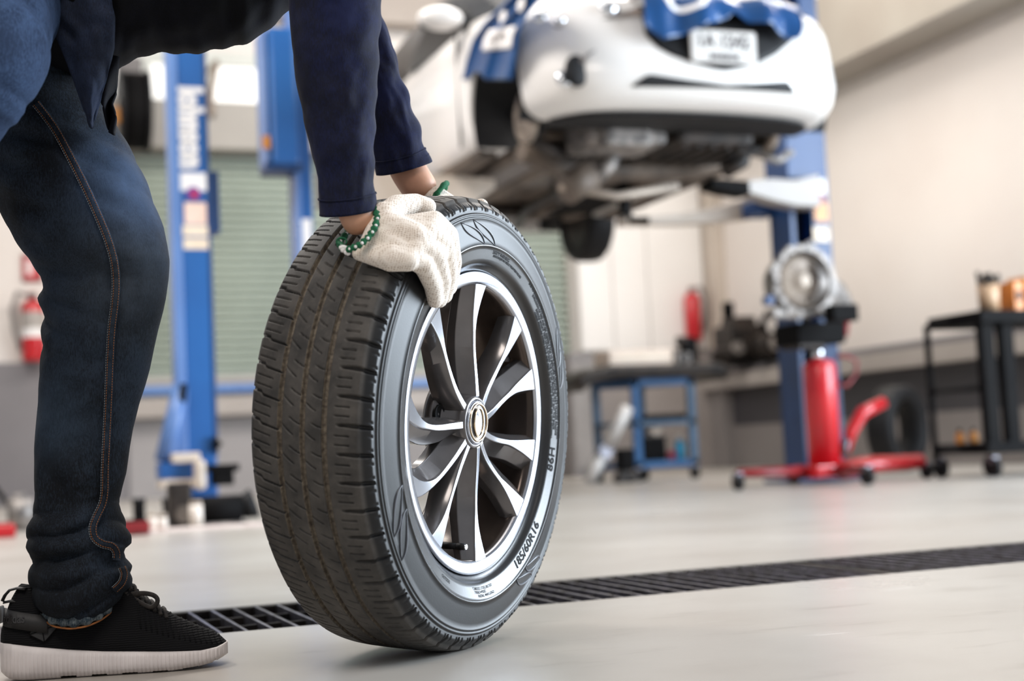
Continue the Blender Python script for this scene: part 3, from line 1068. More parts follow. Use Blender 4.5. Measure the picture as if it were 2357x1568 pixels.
mbS, mbO, mbP = MB(), MB(), MB()
for seam, n in ((SEAM, 240), (SEAM2, 20)):
    c = path_fine(seam, n)
    t = np.gradient(c, axis=0)
    t /= np.linalg.norm(t, axis=1)[:, None] + 1e-9
    nn = np.stack([t[:, 1], -t[:, 0]], 1)          # to the right of the run
    rings = []
    for i in range(n):
        wob = 1.2 * math.sin(i * 0.9)
        ring = []
        for off, lift in ((-10, -0.003), (-8.5, 0.0022 + 0.0004 * math.sin(i * 1.1)), (0, 0.0026 + 0.0009 * math.sin(i * 1.25)), (8.5, 0.0022), (10, -0.003)):
            q = c[i] + nn[i] * (off + wob * 0.3)
            ring.append(leg_front(q[0], q[1], lift))
        rings.append(ring)
    mbS.loft(rings, cap=False, closed=False)
    for off, mbx, sk_ in ((-9.0, mbP, 2), (-5.5, mbO, 2), (7.0, mbO, 2)):
        fine = path_fine(c + nn * off, int(n * 1.6))
        for i in range(0, len(fine) - 2, sk_):
            a_, b_ = fine[i], fine[i] + (fine[i + 1] - fine[i]) * 1.25
            mbx.tube([leg_front(a_[0], a_[1], 0.0029), leg_front(b_[0], b_[1], 0.0029)], 0.00042, n=5)
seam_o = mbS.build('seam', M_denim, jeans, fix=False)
mbO.build('orange_stitching', M_stitch, jeans)
mbP.build('pale_stitching', M_pale, jeans)
# rolled hem: a thick puckered edge with an orange chain stitch under it
Vh = leg_mesh()
nlast = Vh.shape[0] - 4
hem, hem2 = MB(), MB()
ring = [Vector(p) for p in Vh[nlast]]
cen = sum(ring, Vector()) / len(ring)
fine = []
for k in range(len(ring) * 3):
    i, f = divmod(k, 3)
    fine.append(ring[i].lerp(ring[(i + 1) % len(ring)], f / 3))
hem.tube([p + (p - cen).normalized() * 0.0012 + Vector((0, 0, 0.0035)) for p in fine], [0.0062 + 0.0016 * math.sin(k * 0.55) for k in range(len(fine))], n=10, closed=True)
hem.build('hem', cloth('faded_denim', srgb(44, 56, 66), srgb(128, 136, 138), 60.0, 620.0), jeans)
hem2.tube([p + (p - cen).normalized() * 0.0042 + Vector((0, 0, -0.0030)) for p in fine], 0.0013, n=6, closed=True)
hem2.build('hem_stitching', M_stitch, jeans)
# the near leg: thigh towards the camera, knee at the frame's corner, shin away behind
mb = MB()
path = [(hip_r, .112), (at(-40, 10, 1.77), .092), (at(-46, 80, 1.70), .080), (at(-48, 128, 1.67), .078), (at(-105, 205, 1.665), .076), (at(-190, 325, 1.665), .074), (at(-300, 490, 1.675), .068), (at(-335, 580, 1.69), .064), (at(-370, 800, 1.72), .060), (at(-415, 1100, 1.755), .054), (ank_r + Vector((.005, 0, -.02)), .052)]
pp, rr_ = [], []
for i in range(len(path) - 1):
    for k in range(8):
        f = k / 8
        pp.append(path[i][0].lerp(path[i + 1][0], f))
        rr_.append(path[i][1] * (1 - f) + path[i + 1][1] * f)
mb.tube(pp, [r + 0.002 * math.sin(i * 0.9) + 0.0015 * math.sin(i * 2.3) for i, r in enumerate(rr_)], n=40)
leg2 = mb.build('jeans_leg', M_denim2, person, sub=1)
props(leg2, 'lighter blue denim leg nearest the camera, mostly outside the picture')

# ---- jacket: body, hanging tails, two sleeves
BOT = [(-260, 40), (-120, 90), (0, 120), (120, 168), (200, 180), (255, 172), (268, 165), (282, 148), (315, 134), (345, 128), (400, 122), (475, 122), (515, 113), (560, 100), (600, 84), (630, 62), (650, 40), (672, 18), (720, -40), (820, -160)]
mb = MB()
rings = []
for x in np.concatenate([np.linspace(-260, 260, 40), np.linspace(270, 820, 60)]):
    yb = float(np.interp(x, [b[0] for b in BOT], [b[1] for b in BOT])) + 3.0 * math.sin(x / 21.0) + 2.5 * math.sin(x / 9.0 + 1.0)
    yt = -330 - 0.25 * (x + 100)
    c, h = (yb + yt) / 2, (yb - yt) / 2
    ring = []
    for j in range(64):
        a = 2 * math.pi * j / 64
        n = mnoise.noise(Vector((x / 110.0, math.cos(a) * 2.2, math.sin(a) * 2.2))) * 0.022 + mnoise.noise(Vector((x / 45.0 + 9, math.cos(a) * 5, math.sin(a) * 5))) * 0.014 + 0.006 * abs(math.sin(x / 26.0 + 2.2 * math.cos(a)))
        y = c + h * math.cos(a)
        sx_ = -35 * math.sin(a) * (1 if x < 300 else 0)
        ring.append(at(x + sx_ * 0, y, 1.975 - (0.155 + n) * math.sin(a)))
    rings.append(ring)
mb.loft(rings)
jacket = mb.build('jacket', M_jacket, person)


def sheet(poly_fn, nu, nv, name, mat, parent, thick=0.003):
    V = np.zeros((nu, nv, 3))
    for i in range(nu):
        for j in range(nv):
            V[i, j] = poly_fn(i / (nu - 1), j / (nv - 1))
    o = grid_mesh(name, V, mat, parent)
    s = o.modifiers.new('thick', 'SOLIDIFY')
    s.thickness = thick
    s.offset = 0
    return o


def tail1(u, v):
    """pointed front tail hanging before the thigh; v runs down"""
    yl = [(60, -40), (105, 40), (140, 110), (172, 190), (192, 250), (208, 292)]
    yr = [(250, -40), (264, 40), (262, 110), (246, 180), (228, 240), (211, 296)]
    l = [np.interp(v, np.linspace(0, 1, 6), [q[k] for q in yl]) for k in (0, 1)]
    r = [np.interp(v, np.linspace(0, 1, 6), [q[k] for q in yr]) for k in (0, 1)]
    px, py = l[0] + (r[0] - l[0]) * u, l[1] + (r[1] - l[1]) * u
    d = 1.815 + 0.03 * v * v + 0.022 * math.sin(u * 5.5 + v * 3.0) * (0.3 + 0.7 * v) * (1 - 0.6 * v) + 0.006 * mnoise.noise(Vector((u * 5, v * 9, 3)))
    return at(px, py, d)


M_tail = cloth('navy_twill', srgb(22, 28, 42), srgb(34, 44, 66), 14.0, 700.0)
props(sheet(tail1, 24, 36, 'jacket_tail', M_tail, jacket), 'pointed navy tail hanging before the thigh')


def tail2(u, v):
    yl = [(205, 120), (215, 170), (228, 215), (238, 250), (246, 285), (252, 305)]
    yr = [(275, 130), (270, 175), (268, 215), (258, 240), (268, 268), (263, 312)]
    l = [np.interp(v, np.linspace(0, 1, 6), [q[k] for q in yl]) for k in (0, 1)]
    r = [np.interp(v, np.linspace(0, 1, 6), [q[k] for q in yr]) for k in (0, 1)]
    px, py = l[0] + (r[0] - l[0]) * u, l[1] + (r[1] - l[1]) * u
    return at(px, py, 1.90 + 0.015 * math.sin(u * 5 + v * 8))


sheet(tail2, 14, 30, 'jacket_tail', M_jacket, jacket)


def sleeve(rows, d0, d1, n, name, seedv, ring_tilt, bunch):
    ys = np.array([r[0] for r in rows], float)
    mbx = MB()
    rings = []
    Y = np.concatenate([np.linspace(ys[0], ys[-1], n)])
    for y in Y:
        xl, xr = (float(np.interp(y, ys, [r[k] for r in rows])) for k in (1, 2))
        f = (y - ys[0]) / (ys[-1] - ys[0])
        d = d0 + (d1 - d0) * f
        c, h = (xl + xr) / 2, (xr - xl) / 2
        hm = h / FPX * d
        ring = []
        for j in range(56):
            a = 2 * math.pi * j / 56
            ca, sa = math.cos(a), math.sin(a)
            nz_ = mnoise.noise(Vector((ca * 2 + seedv, sa * 2, y / 70.0))) * 0.005 + mnoise.noise(Vector((ca * 5 + seedv, sa * 5, y / 26.0))) * 0.002
            fo = bunch * math.sin((y + 45 * ca) / 13.0) * max(0, ca) * f
            ring.append(at(c + ca * (h + (nz_ * 0.35 + fo * 0.5) * FPX / d), y + ring_tilt * ca * f ** 3 + 10 * sa * f, d - sa * (hm * 0.95 + nz_)))
        rings.append(ring)
    last = rings[-1]
    cen = sum(last, Vector()) / len(last)
    for s, up in ((0.93, 0.0), (0.90, 0.012)):
        rings.append([cen + (p - cen) * s + Vector((0, 0, up)) for p in last])
    mbx.loft(rings, cap=False)
    o = mbx.build(name, M_sleeve, jacket)
    # hem line turned back round the wrist end
    k = int(n * 0.955)
    hemring = [p + (p - sum(rings[k], Vector()) / 56).normalized() * 0.0006 for p in rings[k]]
    MB().tube(hemring, 0.0011, n=6, closed=True).build('sleeve_hem', M_sleeve, o)
    return o


near_rows = [(-430, 620, 900), (-200, 645, 890), (0, 664, 878), (100, 671, 874), (200, 684, 868), (280, 700, 865), (340, 715, 862), (400, 731, 860), (440, 735, 862), (488, 735, 865)]
far_rows = [(-400, 690, 860), (-150, 740, 860), (0, 780, 868), (45, 795, 880), (90, 806, 900), (140, 815, 911), (190, 826, 928), (250, 838, 947), (310, 850, 967), (386, 865, 990)]
sleeve(near_rows, 1.87, 1.785, 150, 'sleeve', 0.0, -8, 0.003)
sleeve(far_rows, 2.14, 2.095, 130, 'sleeve', 5.0, -16, 0.006)


# ---- gloves: tapered limbs fused into one knitted skin by a voxel remesh
def knit(name, axis_x, axis_y):
    m = new_mat(name, srgb(232, 222, 210), 0.95, spec=0.1, sheen=0.2)
    X = axis_x.normalized()
    Y = (axis_y - X * X.dot(axis_y)).normalized()
    Z = X.cross(Y)
    tc = N(m, 'ShaderNodeTexCoord')
    vals = []
    for ax, sc in ((X, 300.0), (Y, 300.0), (Z, 300.0)):
        d = N(m, 'ShaderNodeVectorMath', operation='DOT_PRODUCT')
        L(m, tc, 'Object', d, 0)
        d.inputs[1].default_value = ax * sc
        vals.append(d)
    c = N(m, 'ShaderNodeCombineXYZ')
    for k, d in enumerate(vals):
        L(m, d, 'Value', c, 'XYZ'[k])
    nzw = N(m, 'ShaderNodeTexNoise', i_Scale=0.12, i_Detail=2.0)
    L(m, c, 'Vector', nzw, 'Vector')
    wv = N(m, 'ShaderNodeVectorMath', operation='MULTIPLY_ADD')
    L(m, nzw, 'Color', wv, 0)
    wv.inputs[1].default_value = (3.0, 3.0, 3.0)
    L(m, c, 'Vector', wv, 2)
    br = N(m, 'ShaderNodeTexVoronoi', i_Scale=1.0, i_Randomness=0.28)
    mp = N(m, 'ShaderNodeMapping')
    mp.inputs['Scale'].default_value = (1.05, 1.5, 0.5)
    L(m, wv, 'Vector', mp, 'Vector')
    L(m, mp, 'Vector', br, 'Vector')
    r = ramp(m, br, 'Distance', [(0.10, srgb(146, 120, 100)), (0.28, srgb(212, 196, 180)), (0.55, srgb(236, 225, 213))])
    big = N(m, 'ShaderNodeTexNoise', i_Scale=30.0, i_Detail=3.0)
    L(m, tc, 'Object', big, 'Vector')
    sm = ramp(m, big, 'Fac', [(0.35, (0.0, 0.0, 0.0, 1)), (0.62, (1, 1, 1, 1))])
    mx = N(m, 'ShaderNodeMix', data_type='RGBA')
    fac = N(m, 'ShaderNodeMath', operation='MULTIPLY')
    L(m, sm, 'Color', fac, 0)
    fac.inputs[1].default_value = 0.35
    L(m, fac, 'Value', mx, 0)
    L(m, r, 'Color', mx, 6)
    mx.inputs[7].default_value = srgb(236, 228, 218)
    L(m, mx, 2, P(m), 'Base Color')
    b = N(m, 'ShaderNodeBump', i_Strength=0.55, i_Distance=0.0012)
    L(m, br, 'Distance', b, 'Height')
    L(m, b, 'Normal', P(m), 'Normal')
    return m


def capsule(mbx, a, ra, b, rb, n=16):
    mbx.cyl(a, b, ra, rb, n)
    mbx.ball(a, ra, n)
    mbx.ball(b, rb, n)


def glove(name, wrist, mcps, fingers, thumb, extra, mat, voxel=0.0022):
    mbx = MB()
    for q, r in mcps:
        capsule(mbx, wrist[0], wrist[1], q, r)
    for (q0, r0), (q1, r1) in zip(mcps, mcps[1:]):
        capsule(mbx, q0, r0, q1, r1)
    for a, ra, b, rb in extra:
        capsule(mbx, a, ra, b, rb)
    for ch in fingers + [thumb]:
        for (a, ra), (b, rb) in zip(ch, ch[1:]):
            capsule(mbx, a, ra, b, rb)
    o = mbx.build(name, mat, person)
    rm = o.modifiers.new('fuse', 'REMESH')
    rm.mode = 'VOXEL'
    rm.voxel_size = voxel
    rm.use_smooth_shade = True
    s = o.modifiers.new('soften', 'SMOOTH')
    s.factor = 0.5
    s.iterations = 7
    return o


def pr(x, y, d, r):
    return (at(x, y, d), r)


w0 = pr(874, 540, 1.770, .0200)
mcps = [pr(1000, 508, 1.800, .0130), pr(984, 532, 1.782, .0140), pr(964, 562, 1.766, .0140), pr(940, 592, 1.752, .0130)]
fing = [[mcps[0], pr(1032, 542, 1.830, .0135), pr(1042, 604, 1.848, .0125), pr(1034, 662, 1.860, .0108)],
        [mcps[1], pr(1022, 564, 1.808, .0140), pr(1033, 626, 1.830, .0128), pr(1023, 680, 1.842, .0112)],
        [mcps[2], pr(1002, 590, 1.784, .0140), pr(1017, 646, 1.808, .0128), pr(1011, 690, 1.824, .0110)],
        [mcps[3], pr(976, 612, 1.764, .0128), pr(997, 658, 1.788, .0118), pr(1001, 692, 1.808, .0104)]]
thumb = [pr(886, 500, 1.788, .0170), pr(912, 476, 1.812, .0155), pr(956, 468, 1.836, .0130), pr(984, 476, 1.842, .0118)]
extra = [(at(826, 584, 1.756), .0090, at(900, 594, 1.748), .0175), (at(900, 594, 1.748), .0175, at(940, 600, 1.748), .0140), (at(892, 524, 1.775), .022, at(955, 545, 1.768), .0175),
         (at(880, 486, 1.790), .0120, at(874, 540, 1.770), .0200), (at(874, 540, 1.770), .0200, at(850, 570, 1.760), .0150), (at(850, 570, 1.760), .0150, at(826, 584, 1.756), .0090), (at(975, 560, 1.775), .012, at(1010, 585, 1.795), .0125)]
M_knit_n = knit('white_knit_wool', at(1000, 560, 1.78) - at(838, 524, 1.77), _U)
gl_n = glove('glove', w0, mcps, fing, thumb, extra, M_knit_n)
props(gl_n, 'white knit glove with green cuff gripping the near shoulder of the tyre')
M_green = mottled('green_cuff_yarn', srgb(20, 104, 66), srgb(12, 74, 48), 300.0, 0.9)
cuff = [at(864, 480, 1.786), at(869, 500, 1.762), at(863, 524, 1.747), at(849, 546, 1.739), at(829, 563, 1.735), at(806, 574, 1.737), at(789, 573, 1.750), at(780, 560, 1.775), at(800, 534, 1.800), at(828, 504, 1.812), at(852, 482, 1.808)]
mb = MB()
cf = []
for k in range(len(cuff)):
    for f in range(6):
        cf.append(cuff[k].lerp(cuff[(k + 1) % len(cuff)], f / 6))
mb.tube(cf, [0.0040 + 0.0012 * math.sin(k * 2.1) for k in range(len(cf))], n=8, closed=True)
cu = mb.build('glove_cuff', M_green, gl_n)
mb = MB()
for k in range(3, len(cf), 4):
    mb.ball(cf[k] - _F * 0.004 + _R * 0.001, 0.0021 if k % 8 else 0.0028, 8)
for k in range(10):
    mb.ball(at(786 + 1.8 * k + rnd.uniform(-3, 3), 574 + rnd.uniform(-6, 10), 1.741), 0.0030, 8)
mb.build('white_cuff_yarn', M_white, gl_n)
lo = [at(790 - 12 * math.sin(q) - 4, 556 + 9 * math.cos(q), 1.746) for q in np.linspace(0.2, 5.6, 14)]
MB().tube(lo, 0.0009, n=6).build('loose_yarn', M_green, gl_n)

w1 = pr(1000, 462, 2.09, .0225)
mc2 = [pr(1062, 488, 2.085, .0140), pr(1056, 494, 2.105, .0140), pr(1050, 500, 2.125, .0140), pr(1044, 506, 2.145, .0125)]
fi2 = [[mc2[0], pr(1090, 482, 2.068, .0118), pr(1108, 474, 2.050, .0108)], [mc2[1], pr(1094, 494, 2.085, .012), pr(1118, 500, 2.07, .0108)], [mc2[2], pr(1090, 506, 2.105, .012), pr(1116, 516, 2.09, .0105)], [mc2[3], pr(1080, 516, 2.13, .011), pr(1104, 526, 2.115, .0098)]]
th2 = [pr(1006, 470, 2.075, .017), pr(1030, 482, 2.05, .014), pr(1052, 492, 2.03, .012)]
gl_f = glove('glove', w1, mc2, fi2, th2, [], M_knit_n)
props(gl_f, 'glove on the far hand, mostly hidden behind the top of the tyre')
cen, axv = at(1014, 444, 2.09), (at(1060, 480, 2.09) - at(960, 410, 2.09)).normalized()
q1 = axv.orthogonal().normalized()
q2 = axv.cross(q1)
ring = [at(1004, 456, 2.09) + (q1 * math.cos(u) + q2 * math.sin(u)) * 0.0265 for u in np.linspace(0, 2 * math.pi, 25)[:-1]]
MB().tube(ring, [0.0042 + 0.001 * math.sin(k * 2.3) for k in range(24)], n=8, closed=True).build('glove_cuff', M_green, gl_f)


# ---- the sneaker
SX = (toe_p - heel_p)
SL = SX.length
SX = Vector((SX.x, SX.y, 0)).normalized()
SY = Vector((-SX.y, SX.x, 0))
SO = heel_p + SY * 0.036 - SX * 0.012
SLEN = SL + 0.022


def sp(u, v, z):
    """shoe space: u along (0 heel .. 1 toe), v across in metres, z up"""
    return SO + SX * (u * SLEN) + SY * v + Vector((0, 0, z))


def itp(u, tab):
    return float(np.interp(u, [t[0] for t in tab], [t[1] for t in tab]))


W_ = [(0, .012), (.02, .022), (.06, .030), (.14, .034), (.3, .034), (.5, .039), (.7, .044), (.82, .043), (.9, .037), (.95, .030), (.98, .020), (1.0, .006)]
ST = [(0, .050), (.05, .049), (.15, .044), (.3, .037), (.45, .032), (.6, .029), (.75, .026), (.88, .024), (.95, .026), (1.0, .030)]
SB = [(0, .012), (.04, .004), (.1, .001), (.3, .0), (.75, .0), (.85, .002), (.93, .006), (1.0, .014)]
UT = [(0, .062), (.02, .085), (.045, .104), (.085, .124), (.12, .122), (.2, .112), (.3, .112), (.42, .120), (.54, .123), (.575, .116), (.62, .098), (.69, .083), (.77, .068), (.86, .054), (.93, .045), (.97, .037), (1.0, .028)]

mb = MB()
nu = 420
rings = []
for i in range(nu + 1):
    u = 0.5 - 0.5 * math.cos(math.pi * i / nu) if False else i / nu
    w, zt, zb = itp(u, W_), itp(u, ST), itp(u, SB)
    rib = 0.0006 * (1 if math.sin(2 * math.pi * u * SLEN / 0.0052) > -0.55 else -1)
    cut_ = 0.0030 if (int(u * 15) % 2 == 0 and 0.2 < u < 0.95) else 0.0
    flare = 1.10
    sec = []
    for k, (fy, fz) in enumerate(((0.0, 0.0), (0.80, 0.0), (0.97, 0.10), (1.03, 0.28), (1.06, 0.5), (1.02, 0.78), (0.99, 0.96), (0.90, 1.0), (0.0, 0.98))):
        z = zb + (zt - zb) * fz + (cut_ if k in (1,) else 0)
        y = w * fy * flare + (rib if k in (2, 3, 4) or (k == 5 and u > 0.34) else 0)
        sec.append((y, z))
    ring = [sp(u, -y, z) for y, z in sec] + [sp(u, y, z) for y, z in sec[-2:0:-1]]
    rings.append(ring)
mb.loft(rings)
M_sole = mottled('white_foam_sole', srgb(226, 218, 216), srgb(208, 200, 198), 24.0, 0.55, lo=0.3, hi=0.6)
shoe = thing_shoe = MB()
# the upper is the shoe's main mesh
rings = []
for i in range(101):
    u = i / 100
    w, zt, zb = itp(u, W_) * 1.0, itp(u, UT), itp(u, ST) - 0.008
    sec = []
    narrow = 0.80 if u < 0.55 else 0.80 - 0.55 * min(1, (u - 0.55) / 0.2)
    for k in range(25):
        a = math.pi * k / 24
        f = math.sin(a) ** 0.75
        yy = math.cos(a)
        yy = math.copysign(abs(yy) ** 0.65, yy)
        sec.append((w * 1.0 * yy * (1 - (1 - narrow) * f ** 2 * 0.75), zb + (zt - zb) * f))
    rings.append([sp(u, -y, z) for y, z in sec])
mb2 = MB()
mb2.loft(rings)
M_upper = new_mat('black_knit_upper', srgb(20, 20, 22), 0.9, spec=0.15)
tc = N(M_upper, 'ShaderNodeTexCoord')
wv = N(M_upper, 'ShaderNodeTexWave', i_Scale=110.0, i_Distortion=3.0)
wv.bands_direction = 'Z'
L(M_upper, tc, 'Object', wv, 'Vector')
bp = N(M_upper, 'ShaderNodeBump', i_Strength=0.5, i_Distance=0.002)
L(M_upper, wv, 'Fac', bp, 'Height')
L(M_upper, bp, 'Normal', P(M_upper), 'Normal')
sneaker = mb2.build('sneaker', M_upper, person)
props(sneaker, 'black knit sneaker with a ribbed white sole')
mb.build('sole', M_sole, sneaker)
# ribbed toe knit, heel strap with lettering, diamond patch, pull loop, laces
mb = MB()
for k in range(16):
    u = 0.60 + 0.024 * k
    pts = []
    for j in range(13):
        a = math.pi * (0.12 + 0.76 * j / 12)
        f = math.sin(a) ** 0.75
        yy = math.copysign(abs(math.cos(a)) ** 0.65, math.cos(a))
        uu = u + 0.035 * (1 - f)
        w, zt, zb = itp(uu, W_), itp(uu, UT), itp(uu, ST) - 0.008
        narrow = 0.80 - 0.55 * min(1, max(0, (uu - 0.55) / 0.2))
        pts.append(sp(uu, -w * yy * (1 - (1 - narrow) * f ** 2 * 0.75), zb + (zt - zb) * f + 0.0002))
    mb.tube(pts, 0.0011, n=6)
mb.build('toe_ribs', M_upper, sneaker)


def upper_side(u, z, lift=0.0):
    """point on the camera side of the upper at height z"""
    w, zt, zb = itp(u, W_), itp(u, UT), itp(u, ST) - 0.008
    narrow = 0.80 if u < 0.55 else 0.5
    f = max(0.0, min(0.999, (z - zb) / (zt - zb)))
    a = math.asin(f ** (1 / 0.75))
    y = w * math.cos(a) ** 0.65 * (1 - (1 - narrow) * f ** 2 * 0.75)
    return sp(u, -y - lift, z)


M_strap = mottled('black_webbing', srgb(32, 31, 32), srgb(26, 25, 26), 60, 0.6)
rings = []
for i in range(30):
    f = i / 29
    u = 0.015 + 0.20 * f
    zc = 0.083 - 0.012 * f
    rings.append([upper_side(u, zc + dz, lf + 0.001) for dz, lf in ((-0.011, 0.0), (-0.011, 0.0035), (0.011, 0.0035), (0.011, 0.0))])
mb = MB().loft(rings)
back = [sp(-0.004 - 0.012 * math.sin(q), -0.030 * math.cos(q), 0.083) for q in np.linspace(0.1, math.pi - 0.1, 14)]
mb.tube(back, 0.0115, n=12, flat=0.22, up=-SY)
strap = mb.build('heel_strap', M_strap, sneaker)
vs, fs = text_geo('adidas', 0.017, 0.0003)
mb = MB()
mb.poly([upper_side(max(0.004, 0.066 + v.x / SLEN * 0.72), 0.081 + v.y, 0.0052) for v in vs], fs)
mb.build('strap_lettering', new_mat('embossed_black', srgb(52, 50, 50), 0.35), strap, fix=False)
dq = [(0.18, 0.0875), (0.27, 0.071), (0.20, 0.049), (0.135, 0.060)]
mb = MB()
mb.loft([[upper_side(u, z, 0.0005) for u, z in dq], [upper_side(u, z, 0.0028) for u, z in dq]])
pt = mb.build('heel_patch', M_strap, sneaker)
mb = MB()
for a_, b_ in ((0, 2), (1, 3), (0, 1), (1, 2), (2, 3), (3, 0)):
    mb.tube([upper_side(dq[a_][0] * (1 - f) + dq[b_][0] * f, dq[a_][1] * (1 - f) + dq[b_][1] * f, 0.0032) for f in np.linspace(0, 1, 8)], 0.0006, n=5)
mb.build('patch_stitching', M_black, pt)
hd = (heel_p - C0).dot(_F) + 0.03
loop = [(60, 1356), (40, 1354), (22, 1359), (12, 1370), (6, 1382), (10, 1387), (24, 1384), (38, 1384), (48, 1390), (54, 1400)]
MB().tube([at(x, y, hd) for x, y in loop], 0.0062, n=10, flat=0.28, up=_U).build('pull_loop', M_strap, sneaker)
mb = MB()
ld = (toe_p - C0).dot(_F) + 0.03
bow = [(288, 1366), (304, 1368), (330, 1366), (352, 1370), (362, 1379), (360, 1391), (346, 1398), (326, 1390), (306, 1376), (292, 1368)]
bp_ = path_fine(bow, 40)
mb.tube([at(x, y, ld - 0.03) for x, y in bp_], 0.0032, n=8, flat=0.5, up=_F)
mb.tube([at(x, y, ld - 0.034) for x, y in path_fine([(292, 1368), (298, 1384), (310, 1402), (322, 1416), (326, 1428)], 14)], 0.0028, n=8)
mb.tube([at(x, y, ld - 0.034) for x, y in path_fine([(290, 1362), (286, 1380), (280, 1396), (270, 1406)], 12)], 0.0028, n=8)
for k in range(7):
    u = 0.565 + 0.026 * k
    z = itp(u, UT)
    mb.tube([sp(u + 0.01, -0.022, z - 0.010), sp(u, -0.010, z + 0.001), sp(u - 0.01, 0.006, z + 0.002), sp(u - 0.005, 0.02, z - 0.006)], 0.0026, n=8)
mb.build('laces', mottled('dark_lace', srgb(46, 40, 36), srgb(22, 20, 20), 300, 0.8), sneaker)
# the other shoe, on the ball of the foot under the trailing leg, outside the frame
piv = sp(.74, 0, 0)
Rm = Matrix.Rotation(math.radians(31), 4, SY)
T0 = Matrix.Translation(piv) @ Rm @ Matrix.Translation(-piv)
ank0 = T0 @ sp(.20, 0, .105)
shift = Vector((ank_r.x - ank0.x, ank_r.y - ank0.y, 0.034))


def copy_part(o, parent):
    c = o.copy()
    COL.objects.link(c)
    c.parent = parent
    c.matrix_parent_inverse = o.matrix_parent_inverse.copy()
    for ch in o.children:
        copy_part(ch, c)
    return c


sn2 = copy_part(sneaker, person)
sn2.matrix_basis = Matrix.Translation(shift) @ T0
sn2['label'] = 'black sneaker of the trailing foot, heel raised'

# ================================================================== the raised car
CO = Vector((3.26, 5.74, 1.63))        # under the middle of the front bumper, at the height of its tyres' soles
car = thing('car', 'white hatchback raised on the two-post lift, front wheels off, bumper towards us', 'car', CO)


def cw(x, y, z):
    return CO + Vector((x, y, z))


Zs = [.205, .22, .245, .29, .36, .46, .56, .64, .70, .75, .80, .86, .92, .965]
FR = [.14, .09, .045, .012, .0, .022, .045, .07, .11, .17, .30, .55, .90, 1.15]
HW = [.76, .79, .815, .832, .845, .850, .852, .852, .850, .845, .836, .815, .785, .765]
RE = [3.85, 3.92, 3.97, 4.0, 4.02, 4.03, 4.03, 4.02, 4.01, 4.0, 3.99, 3.98, 3.97, 3.96]


def fz(z, tab):
    return float(np.interp(z, Zs, tab))


def front_y(x, z):
    s = min(1.0, abs(x) / fz(z, HW))
    return fz(z, FR) + 0.10 * s ** 2 + 0.30 * s ** 8


def side_loop(z):
    hw, re = fz(z, HW), fz(z, RE)
    pts = []
    for s in np.linspace(-1, 1, 41):
        s2 = math.copysign(abs(s) ** 0.8, s)
        pts.append((hw * s2, front_y(hw * s2, z)))
    y0 = front_y(hw, z)
    for f in np.linspace(0.04, 0.93, 18):
        pts.append((hw * (1 + 0.012 * math.sin(f * 9)), y0 + (re - 0.15 - y0) * f))
    for s in np.linspace(1, -1, 15):
        pts.append((hw * math.copysign(abs(s) ** 0.6, s) * 0.98, re - 0.25 * abs(s) ** 6))
    for f in np.linspace(0.93, 0.04, 18):
        pts.append((-hw * (1 + 0.012 * math.sin(f * 9)), y0 + (re - 0.15 - y0) * f))
    return [cw(x, y, z) for x, y in pts]


mb = MB()
mb.loft([side_loop(z) for z in np.concatenate([np.linspace(.205, .30, 7), np.linspace(.33, .965, 20)])])
body_o = mb.build('body_shell', M_carw, car)
for sx in (-1, 1):
    for yy in (.76, 3.33):
        c = MB().cyl(cw(sx * 0.50, yy, .36), cw(sx * 1.1, yy, .36), .345, n=48).build('cutter', None)
        md = body_o.modifiers.new('arch', 'BOOLEAN')
        md.operation = 'DIFFERENCE'
        md.object = c
        md.solver = 'EXACT'
c = MB().span(cw(-0.66, .50, 0.1), cw(0.66, 3.6, 0.40)).build('cutter', None)
md = body_o.modifiers.new('pan', 'BOOLEAN')
md.object = c
md.operation = 'DIFFERENCE'
md.solver = 'EXACT'
bpy.context.view_layer.update()
dg = bpy.context.evaluated_depsgraph_get()
me2 = bpy.data.meshes.new_from_object(body_o.evaluated_get(dg))
body_o.modifiers.clear()
old = body_o.data
body_o.data = me2
bpy.data.meshes.remove(old)
for o in [o for o in bpy.data.objects if o.name.startswith('cutter')]:
    bpy.data.objects.remove(o)
body_o.data.materials.clear()
body_o.data.materials.append(M_carw)
for p_ in body_o.data.polygons:
    p_.use_smooth = True
es = body_o.modifiers.new('split', 'EDGE_SPLIT')
es.split_angle = math.radians(35)
# arch liners
for sx in (-1, 1):
    for yy in (.76, 3.33):
        MB().loft([[cw(sx * xx, yy + rr_ * math.cos(q), .36 + rr_ * math.sin(q)) for q in np.linspace(-.48, math.pi + .48, 40)] for xx, rr_ in ((.845, .343), (.52, .342), (.515, .05))], cap=False, closed=False).build('arch_liner', M_blackp, car, fix=False)
# cabin
mb = MB()
cab = []
for z, f, r_, hw in ((.96, 1.10, 3.9, .765), (1.05, 1.28, 3.85, .735), (1.2, 1.58, 3.75, .68), (1.35, 1.9, 3.55, .61), (1.42, 2.1, 3.4, .56)):
    pts = [(-hw, f + .25), (-hw * .8, f + .06), (0, f), (hw * .8, f + .06), (hw, f + .25), (hw, r_ - .2), (hw * .8, r_), (-hw * .8, r_), (-hw, r_ - .2)]
    cab.append([cw(x, y, z) for x, y in pts])
mb.loft(cab, smooth=False)
mb.build('cabin_glass', M_glassd, car)


def strip(name, mat, xs, lo, hi, lift, parent=car, depth=0.03):
    """an inset or trim that follows the bumper's curve"""
    V = np.zeros((len(xs), 9, 3))
    for i, x in enumerate(xs):
        zl, zh = lo(x), hi(x)
        for j in range(9):
            z = zl + (zh - zl) * j / 8
            V[i, j] = cw(x, front_y(x, z) - lift, z)
    o = grid_mesh(name, V, mat, parent)
    s = o.modifiers.new('thick', 'SOLIDIFY')
    s.thickness = 0.012
    return o


